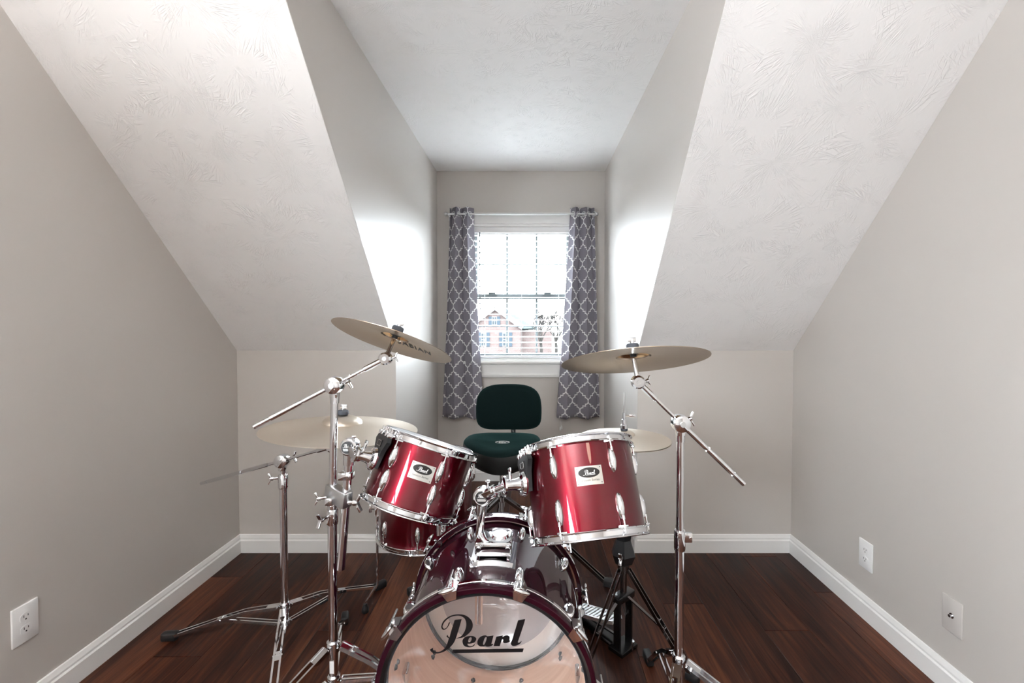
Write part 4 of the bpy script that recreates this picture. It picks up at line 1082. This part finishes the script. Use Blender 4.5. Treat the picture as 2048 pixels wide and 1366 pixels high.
# footboard: slats between long slots
foot = MB()
def bw(q): return .040 * (1 - .28 * max(0, (q - .7) / .3) ** 2) * (.86 + .14 * min(1, q / .3))
n = 12
for sgn in (-1, 1):
    for i in range(n):
        q0, q1 = i / n, (i + 1) / n
        foot.add([(sgn * (bw(q0) - .007), -.31 * q0, 0), (sgn * bw(q0), -.31 * q0, 0), (sgn * bw(q1), -.31 * q1, 0), (sgn * (bw(q1) - .007), -.31 * q1, 0),
                  (sgn * (bw(q0) - .007), -.31 * q0, -.006), (sgn * bw(q0), -.31 * q0, -.014), (sgn * bw(q1), -.31 * q1, -.014), (sgn * (bw(q1) - .007), -.31 * q1, -.006)],
                 [(0, 1, 2, 3), (4, 7, 6, 5), (0, 4, 5, 1), (1, 5, 6, 2), (2, 6, 7, 3), (3, 7, 4, 0)])
fbm = foot.build('footboard', 'footboard_metal', hs, True, 30); fbm.matrix_basis = pm
for i in range(15):
    q = .03 + .94 * i / 14
    MB().box((0, -.31 * q, -.003), (2 * bw(q) - .012, .0135, .005), bev=.001).build('rib', 'footboard_metal', fbm, False)
for sgn in (-1, 1):
    MB().box((sgn * .018, -.155, -.0055), (.004, .29, .004)).build('rail', 'cast_metal', fbm, False)
MB().box((0, -.155, -.016), (.05, .28, .006)).build('footboard_underside', 'black_enamel', fbm, False)
ch = MB(); tip = pm @ Vector((0, -.30, .0))
for i in range(10):
    p = tip + (Vector((0, 0, .205)) - tip) * (i / 9.0)
    ch.box((0, 0, 0), (.013 if i % 2 else .008, .008, .014), Matrix.Translation(p), bev=.002)
ch.build('chain', 'black_nickel', hs)
MB().cyl((.03, -.03, .016), (.03, -.03, .048), .0035, seg=8).cyl((.03, -.03, .046), (.03, -.03, .052), .008, seg=12).build('spike_knob', 'chrome', hs)
for nm, lab, zz_, inv_c in (('hi_hat_cymbal', 'upper pale bronze hi-hat cymbal beneath the clutch', zh - .010, False), ('hi_hat_cymbal', 'lower hi-hat cymbal turned upward beneath its pair', zh - .0135, True)):
    cymbal(nm, lab, (HX, HY, zz_), (0.005, 0.0, 1) if not inv_c else (.012, .004, 1), .178, .042, 'bronze_dull', 'hi-hat cymbals', .016, inverted=inv_c)

# ------------------------------------------------------------------ throne
TX, TY = at(1004, 960, 2.43).x, 2.43
th = thing('drum_throne', 'drum throne with dark green velvet saddle seat and rounded backrest', 'stool', (TX, TY, 0))
# seat: rounded saddle, a broad rear and a narrower nose toward the bass drum with thigh cutouts
def seat_outline(n=64):
    pts = []
    for i in range(n):
        a = 2 * math.pi * i / n; c_, s_ = math.cos(a), math.sin(a)
        rx = .208; ry = .205 if s_ > 0 else .215
        e = 2.6
        r_ = (abs(c_) ** e + abs(s_) ** e) ** (-1 / e)
        x_, y_ = rx * r_ * c_, ry * r_ * s_
        if s_ < -.1: x_ *= 1 - .54 * ((-s_ - .1) / .9) ** 1.6
        pts.append((x_, y_ + .02))
    return pts
ol = seat_outline(); n = len(ol); ZS = .650
def ring_(k, z, nose=0): return [(x_ * k, (y_ - .02) * k + .02, z + nose * max(0, -(y_ - .02) / .2) - .010 * (1 if False else 0) + .012 * (abs(x_) / .2) ** 2 * k) for x_, y_ in ol]
rings = [ring_(.02, ZS - .006), ring_(.35, ZS - .006, -.004), ring_(.65, ZS - .003, -.006), ring_(.85, ZS - .001, -.010), ring_(.95, ZS - .007, -.014), ring_(.985, ZS - .014, -.016)]
m = MB(); vs = [p for r_ in rings for p in r_]
m.add(vs, [(j * n + i, j * n + (i + 1) % n, (j + 1) * n + (i + 1) % n, (j + 1) * n + i) for j in range(len(rings) - 1) for i in range(n)] + [tuple(range(n))])
seat = m.build('seat_top', 'velvet_green', th, True, 60)
rings = [ring_(.985, ZS - .014, -.016), ring_(1.0, ZS - .026, -.018), ring_(1.0, ZS - .060, -.028), ring_(.96, ZS - .082, -.036), ring_(.70, ZS - .095, -.035), ring_(.02, ZS - .095, -.0)]
m = MB(); vs = [p for r_ in rings for p in r_]
m.add(vs, [(j * n + i, j * n + (i + 1) % n, (j + 1) * n + (i + 1) % n, (j + 1) * n + i) for j in range(len(rings) - 1) for i in range(n)])
m.build('seat_side', 'vinyl_black', th, True, 60)
lo0 = Vector((at(1005, 888, 2.40).x - TX, -.03, ZS + .0035))
ovm = Matrix.Translation(lo0)
ov = [[(r_ * 1.55 * math.cos(q), r_ * math.sin(q)) for q in [2 * math.pi * i / 40 for i in range(40)]] for r_ in (.0245, .0215)]
lg_ = flat_shape('logo_ring', ov, 'print_white', seat, ovm, .0004)
lettering('logo_lettering', 'ROC-N', .020, 'print_white', seat, ovm @ Matrix.Translation((0, .0075, 0)), .0004)
lettering('logo_lettering', 'SOC', .020, 'print_white', seat, ovm @ Matrix.Translation((0, -.0095, 0)), .0004)
# backrest
b0, b1 = at(953, 815, 2.70), at(1083, 815, 2.70); zt1, zt0 = at(1018, 768, 2.70).z, at(1018, 859, 2.70).z
bw_, bh_ = (b1.x - b0.x) / 2, (zt1 - zt0) / 2; bcx, bcz = (b0.x + b1.x) / 2 - TX, (zt0 + zt1) / 2
def back_outline(k, n=56):
    out = []
    for i in range(n):
        a = 2 * math.pi * i / n; c_, s_ = math.cos(a), math.sin(a); e = 3.2 if s_ > 0 else 4.5
        r_ = (abs(c_) ** e + abs(s_) ** e) ** (-1 / e)
        out.append((bw_ * r_ * c_ * (1 - .05 * max(0, s_)) - (1 - k) * .9 * bw_ * r_ * c_ * 0 + 0, bh_ * r_ * s_))
    return [(x_ * k, z_ * (1 - (1 - k) * bw_ / bh_ * .9)) for x_, z_ in out]
def brings(spec):
    m = MB(); n = 56; vs = []
    for k, y_ in spec: vs += [(bcx + x_, .27 + y_ + .05 * (x_ / bw_) ** 2 * -.5, bcz + z_) for x_, z_ in back_outline(k)]
    m.add(vs, [(j * n + i, j * n + (i + 1) % n, (j + 1) * n + (i + 1) % n, (j + 1) * n + i) for j in range(len(spec) - 1) for i in range(n)] + [tuple(range(n)), tuple(range((len(spec) - 1) * n, len(spec) * n))])
    return m
brings([(.45, -.026), (.80, -.024), (.93, -.018), (.985, -.008), (1.0, .0)]).build('backrest', 'velvet_green', th, True, 60)
brings([(1.0, .0), (.99, .012), (.95, .02), (.6, .024)]).build('backrest_shell', 'vinyl_black', th, True, 60)
bp = at(1026, 865, 2.66).x - TX
MB().tube([(bp, .285, bcz - .02), (bp, .285, ZS - .06), (bp, .25, ZS - .11), (bp * .6, .08, ZS - .115)], .014, 12).build('backrest_post', 'black_enamel', th)
MB().box((0, 0, ZS - .112), (.11, .13, .034), bev=.006).build('seat_mount', 'black_enamel', th)
MB().cyl((0, 0, .20), (0, 0, ZS - .10), .0125, seg=20).build('upper_post', 'chrome', th)
MB().cyl((0, 0, .06), (0, 0, .40), .0170, seg=20).cyl((0, 0, .40), (0, 0, .425), .0195, seg=20).build('lower_post', 'chrome', th)
it = Matrix.Translation((-TX, -TY, 0))
ff = it @ on_floor(1222, 1174)
a0 = math.atan2(ff.y, ff.x); rr = .50
collar(MB(), .325, .36, .0195, .024).build('leg_hub', 'chrome', th); collar(MB(), .11, .14, .0195, .024).build('leg_hub', 'chrome', th)
tripod(th, .345, .125, [(ff.x, ff.y), (rr * math.cos(a0 + R(120)), rr * math.sin(a0 + R(120))), (rr * math.cos(a0 - R(120)), rr * math.sin(a0 - R(120)))], 'black_nickel', .028, .016)

# ------------------------------------------------------------------ outside: lawn, brick house, bare trees, parked car
GZ = -3.0
struct(MB().box((0, 95, GZ - .1), (220, 180, .2)).build('ground', 'lawn', None, False), 'pale winter lawn outside')
HYD = 52.0; s_h = HYD / F
hp = lambda px, py: at(px, py, HYD)
ap = hp(990, 612); eR = hp(1046, 653); wdt = (eR.x - ap.x)
hx0, hx1 = ap.x - wdt, eR.x
house = thing('house', 'red brick house with a steep gable and blue shutters beyond the window', 'house', (ap.x, HYD, GZ))
q0 = Vector((ap.x, HYD, GZ)); W2 = wdt; ez = eR.z - GZ; az = ap.z - GZ; DP = 11.0
MB().prism([(-W2 + .25, 0), (W2 - .25, 0), (W2 - .25, ez), (0, az - .35), (-W2 + .25, ez)], 0, -DP, frame((0, -1, 0), (0, 0, 1))).build('wall', 'brick', house, False)
sk = 3.2                                                   # the roof runs back and to the right
for sgn in (1, -1):
    MB().add([(0, -.3, az), (sgn * W2, -.3, ez - .0), (sgn * W2 + (sk * 0), DP, ez), (0, DP, az), (0, -.3, az - .22), (sgn * W2, -.3, ez - .22), (sgn * W2, DP, ez - .22), (0, DP, az - .22)],
             [(0, 1, 2, 3), (4, 7, 6, 5), (0, 4, 5, 1), (1, 5, 6, 2), (2, 6, 7, 3), (3, 7, 4, 0)]).build('roof_slope', 'shingles', house, False)
    MB().bar((0, -.34, az - .12), (sgn * W2, -.34, ez - .12), .1, .55, up=(0, 0, 1)).build('rake_board', 'house_trim', house, False)
# side wing with its roof slope facing the viewer
wx1 = hp(1066, 650).x - q0.x
MB().prism([(W2 - .3, 0), (wx1 + 2.2, 0), (wx1 + 2.2, ez - .6), (W2 - .3, ez - .6)], -1.2, -8, frame((0, -1, 0), (0, 0, 1))).build('wing_wall', 'brick', house, False)
MB().add([(.9, 5.0, az - .2), (hp(1012, 614).x - q0.x, 5.0, az - .35), (wx1 + .3, .9, ez - .2), (W2 - .4, .6, ez - .3), (.9, 5.2, az - .3), (hp(1012, 614).x - q0.x, 5.2, az - .5), (wx1 + .3, 1.1, ez - .4), (W2 - .4, .8, ez - .5)],
         [(0, 1, 2, 3), (4, 7, 6, 5), (0, 4, 5, 1), (1, 5, 6, 2), (2, 6, 7, 3), (3, 7, 4, 0)]).build('wing_roof', 'shingles', house, False)
def far_window(x0, x1, y0, y1, sh=True):
    a, b = hp(x0, y1) - q0, hp(x1, y0) - q0
    f_ = MB().box(((a.x + b.x) / 2, -.06, (a.z + b.z) / 2), (b.x - a.x, .12, b.z - a.z)).build('window', 'house_trim', house, False)
    for i in range(2):
        for j in range(2):
            cx_ = a.x + (b.x - a.x) * (.28 + .44 * i); cz_ = a.z + (b.z - a.z) * (.27 + .46 * j)
            MB().box((cx_, -.13, cz_), ((b.x - a.x) * .36, .02, (b.z - a.z) * .40)).build('pane', 'far_glass', f_, False)
    if sh:
        w_ = .34
        for xx in (a.x - w_ / 2 - .02, b.x + w_ / 2 + .02): MB().box((xx, -.05, (a.z + b.z) / 2), (w_, .10, b.z - a.z)).build('shutter', 'shutter_blue', house, False)
far_window(984, 994, 633, 650); far_window(962, 973, 665, 693); far_window(1005, 1018, 665, 693)
def bare_tree(px, Y, h, label, seed, spread):
    rg = random.Random(seed); p = at(px, 643, Y); root = thing('bare_tree', label, 'tree', (p.x, Y, GZ), 'bare trees outside the window')
    tw = MB(); tk = MB()
    tk.tube([(0, 0, 0), (.05, 0, h * .2), (-.05, .05, h * .4)], .1, 7, rs=[.20, .16, .12])
    def grow(p_, d, L, r_, dep):
        e = p_ + d * L; m = tk if dep > 3 else tw
        m.tube([p_, (p_ + e) / 2 + Vector((rg.uniform(-1, 1), rg.uniform(-1, 1), rg.uniform(-1, 1))) * L * .06, e], r_, 4 if dep < 3 else 5, rs=[r_, r_ * .85, r_ * .65])
        if dep == 0: return
        for _ in range(3 if dep > 1 else 4):
            nd = (d + Vector((rg.uniform(-1, 1), rg.uniform(-1, 1), rg.uniform(-.35, .8))) * spread).normalized()
            grow(p_ + d * L * rg.uniform(.55, 1), nd, L * rg.uniform(.58, .8), r_ * .62, dep - 1)
    for _ in range(4):
        grow(Vector((0, 0, h * rg.uniform(.22, .4))), Vector((rg.uniform(-.7, .7), rg.uniform(-.7, .7), 1)).normalized(), h * .24, .085, 4)
    tk.build('trunk', 'bark', root, True, 60); tw.build('twigs', 'twig', root, False)['kind'] = 'stuff'
bare_tree(1082, 46, 6.6, 'dense bare tree right of the brick house', 3, .75)
bare_tree(1112, 50, 6.4, 'bare tree farthest right behind the blind', 5, .8)
bare_tree(1075, 70, 6.6, 'small bare tree beside the brick house wall', 9, .8)
cr = at(1082, 704, 40)
car = thing('car', 'dark parked car in front of the bare trees', 'car', (cr.x, 40, GZ))
MB().prism([(-2.1, .30), (2.1, .30), (2.15, .70), (1.9, .86), (-1.9, .92), (-2.15, .7)], -.85, .85, frame((0, -1, 0), (0, 0, 1))).build('body', 'car_paint', car, False)
MB().prism([(-1.7, .90), (1.1, .86), (.45, 1.40), (-1.1, 1.42)], -.72, .72, frame((0, -1, 0), (0, 0, 1))).build('cabin', 'car_glass', car, False)
MB().prism([(-1.15, 1.40), (.5, 1.38), (.3, 1.46), (-1.0, 1.48)], -.70, .70, frame((0, -1, 0), (0, 0, 1))).build('roof', 'car_paint', car, False)
for xx in (-1.3, 1.3):
    for yy in (-.78, .78): MB().cyl((xx, yy - .1, .31), (xx, yy + .1, .31), .31, seg=18).build('wheel', 'rubber', car)
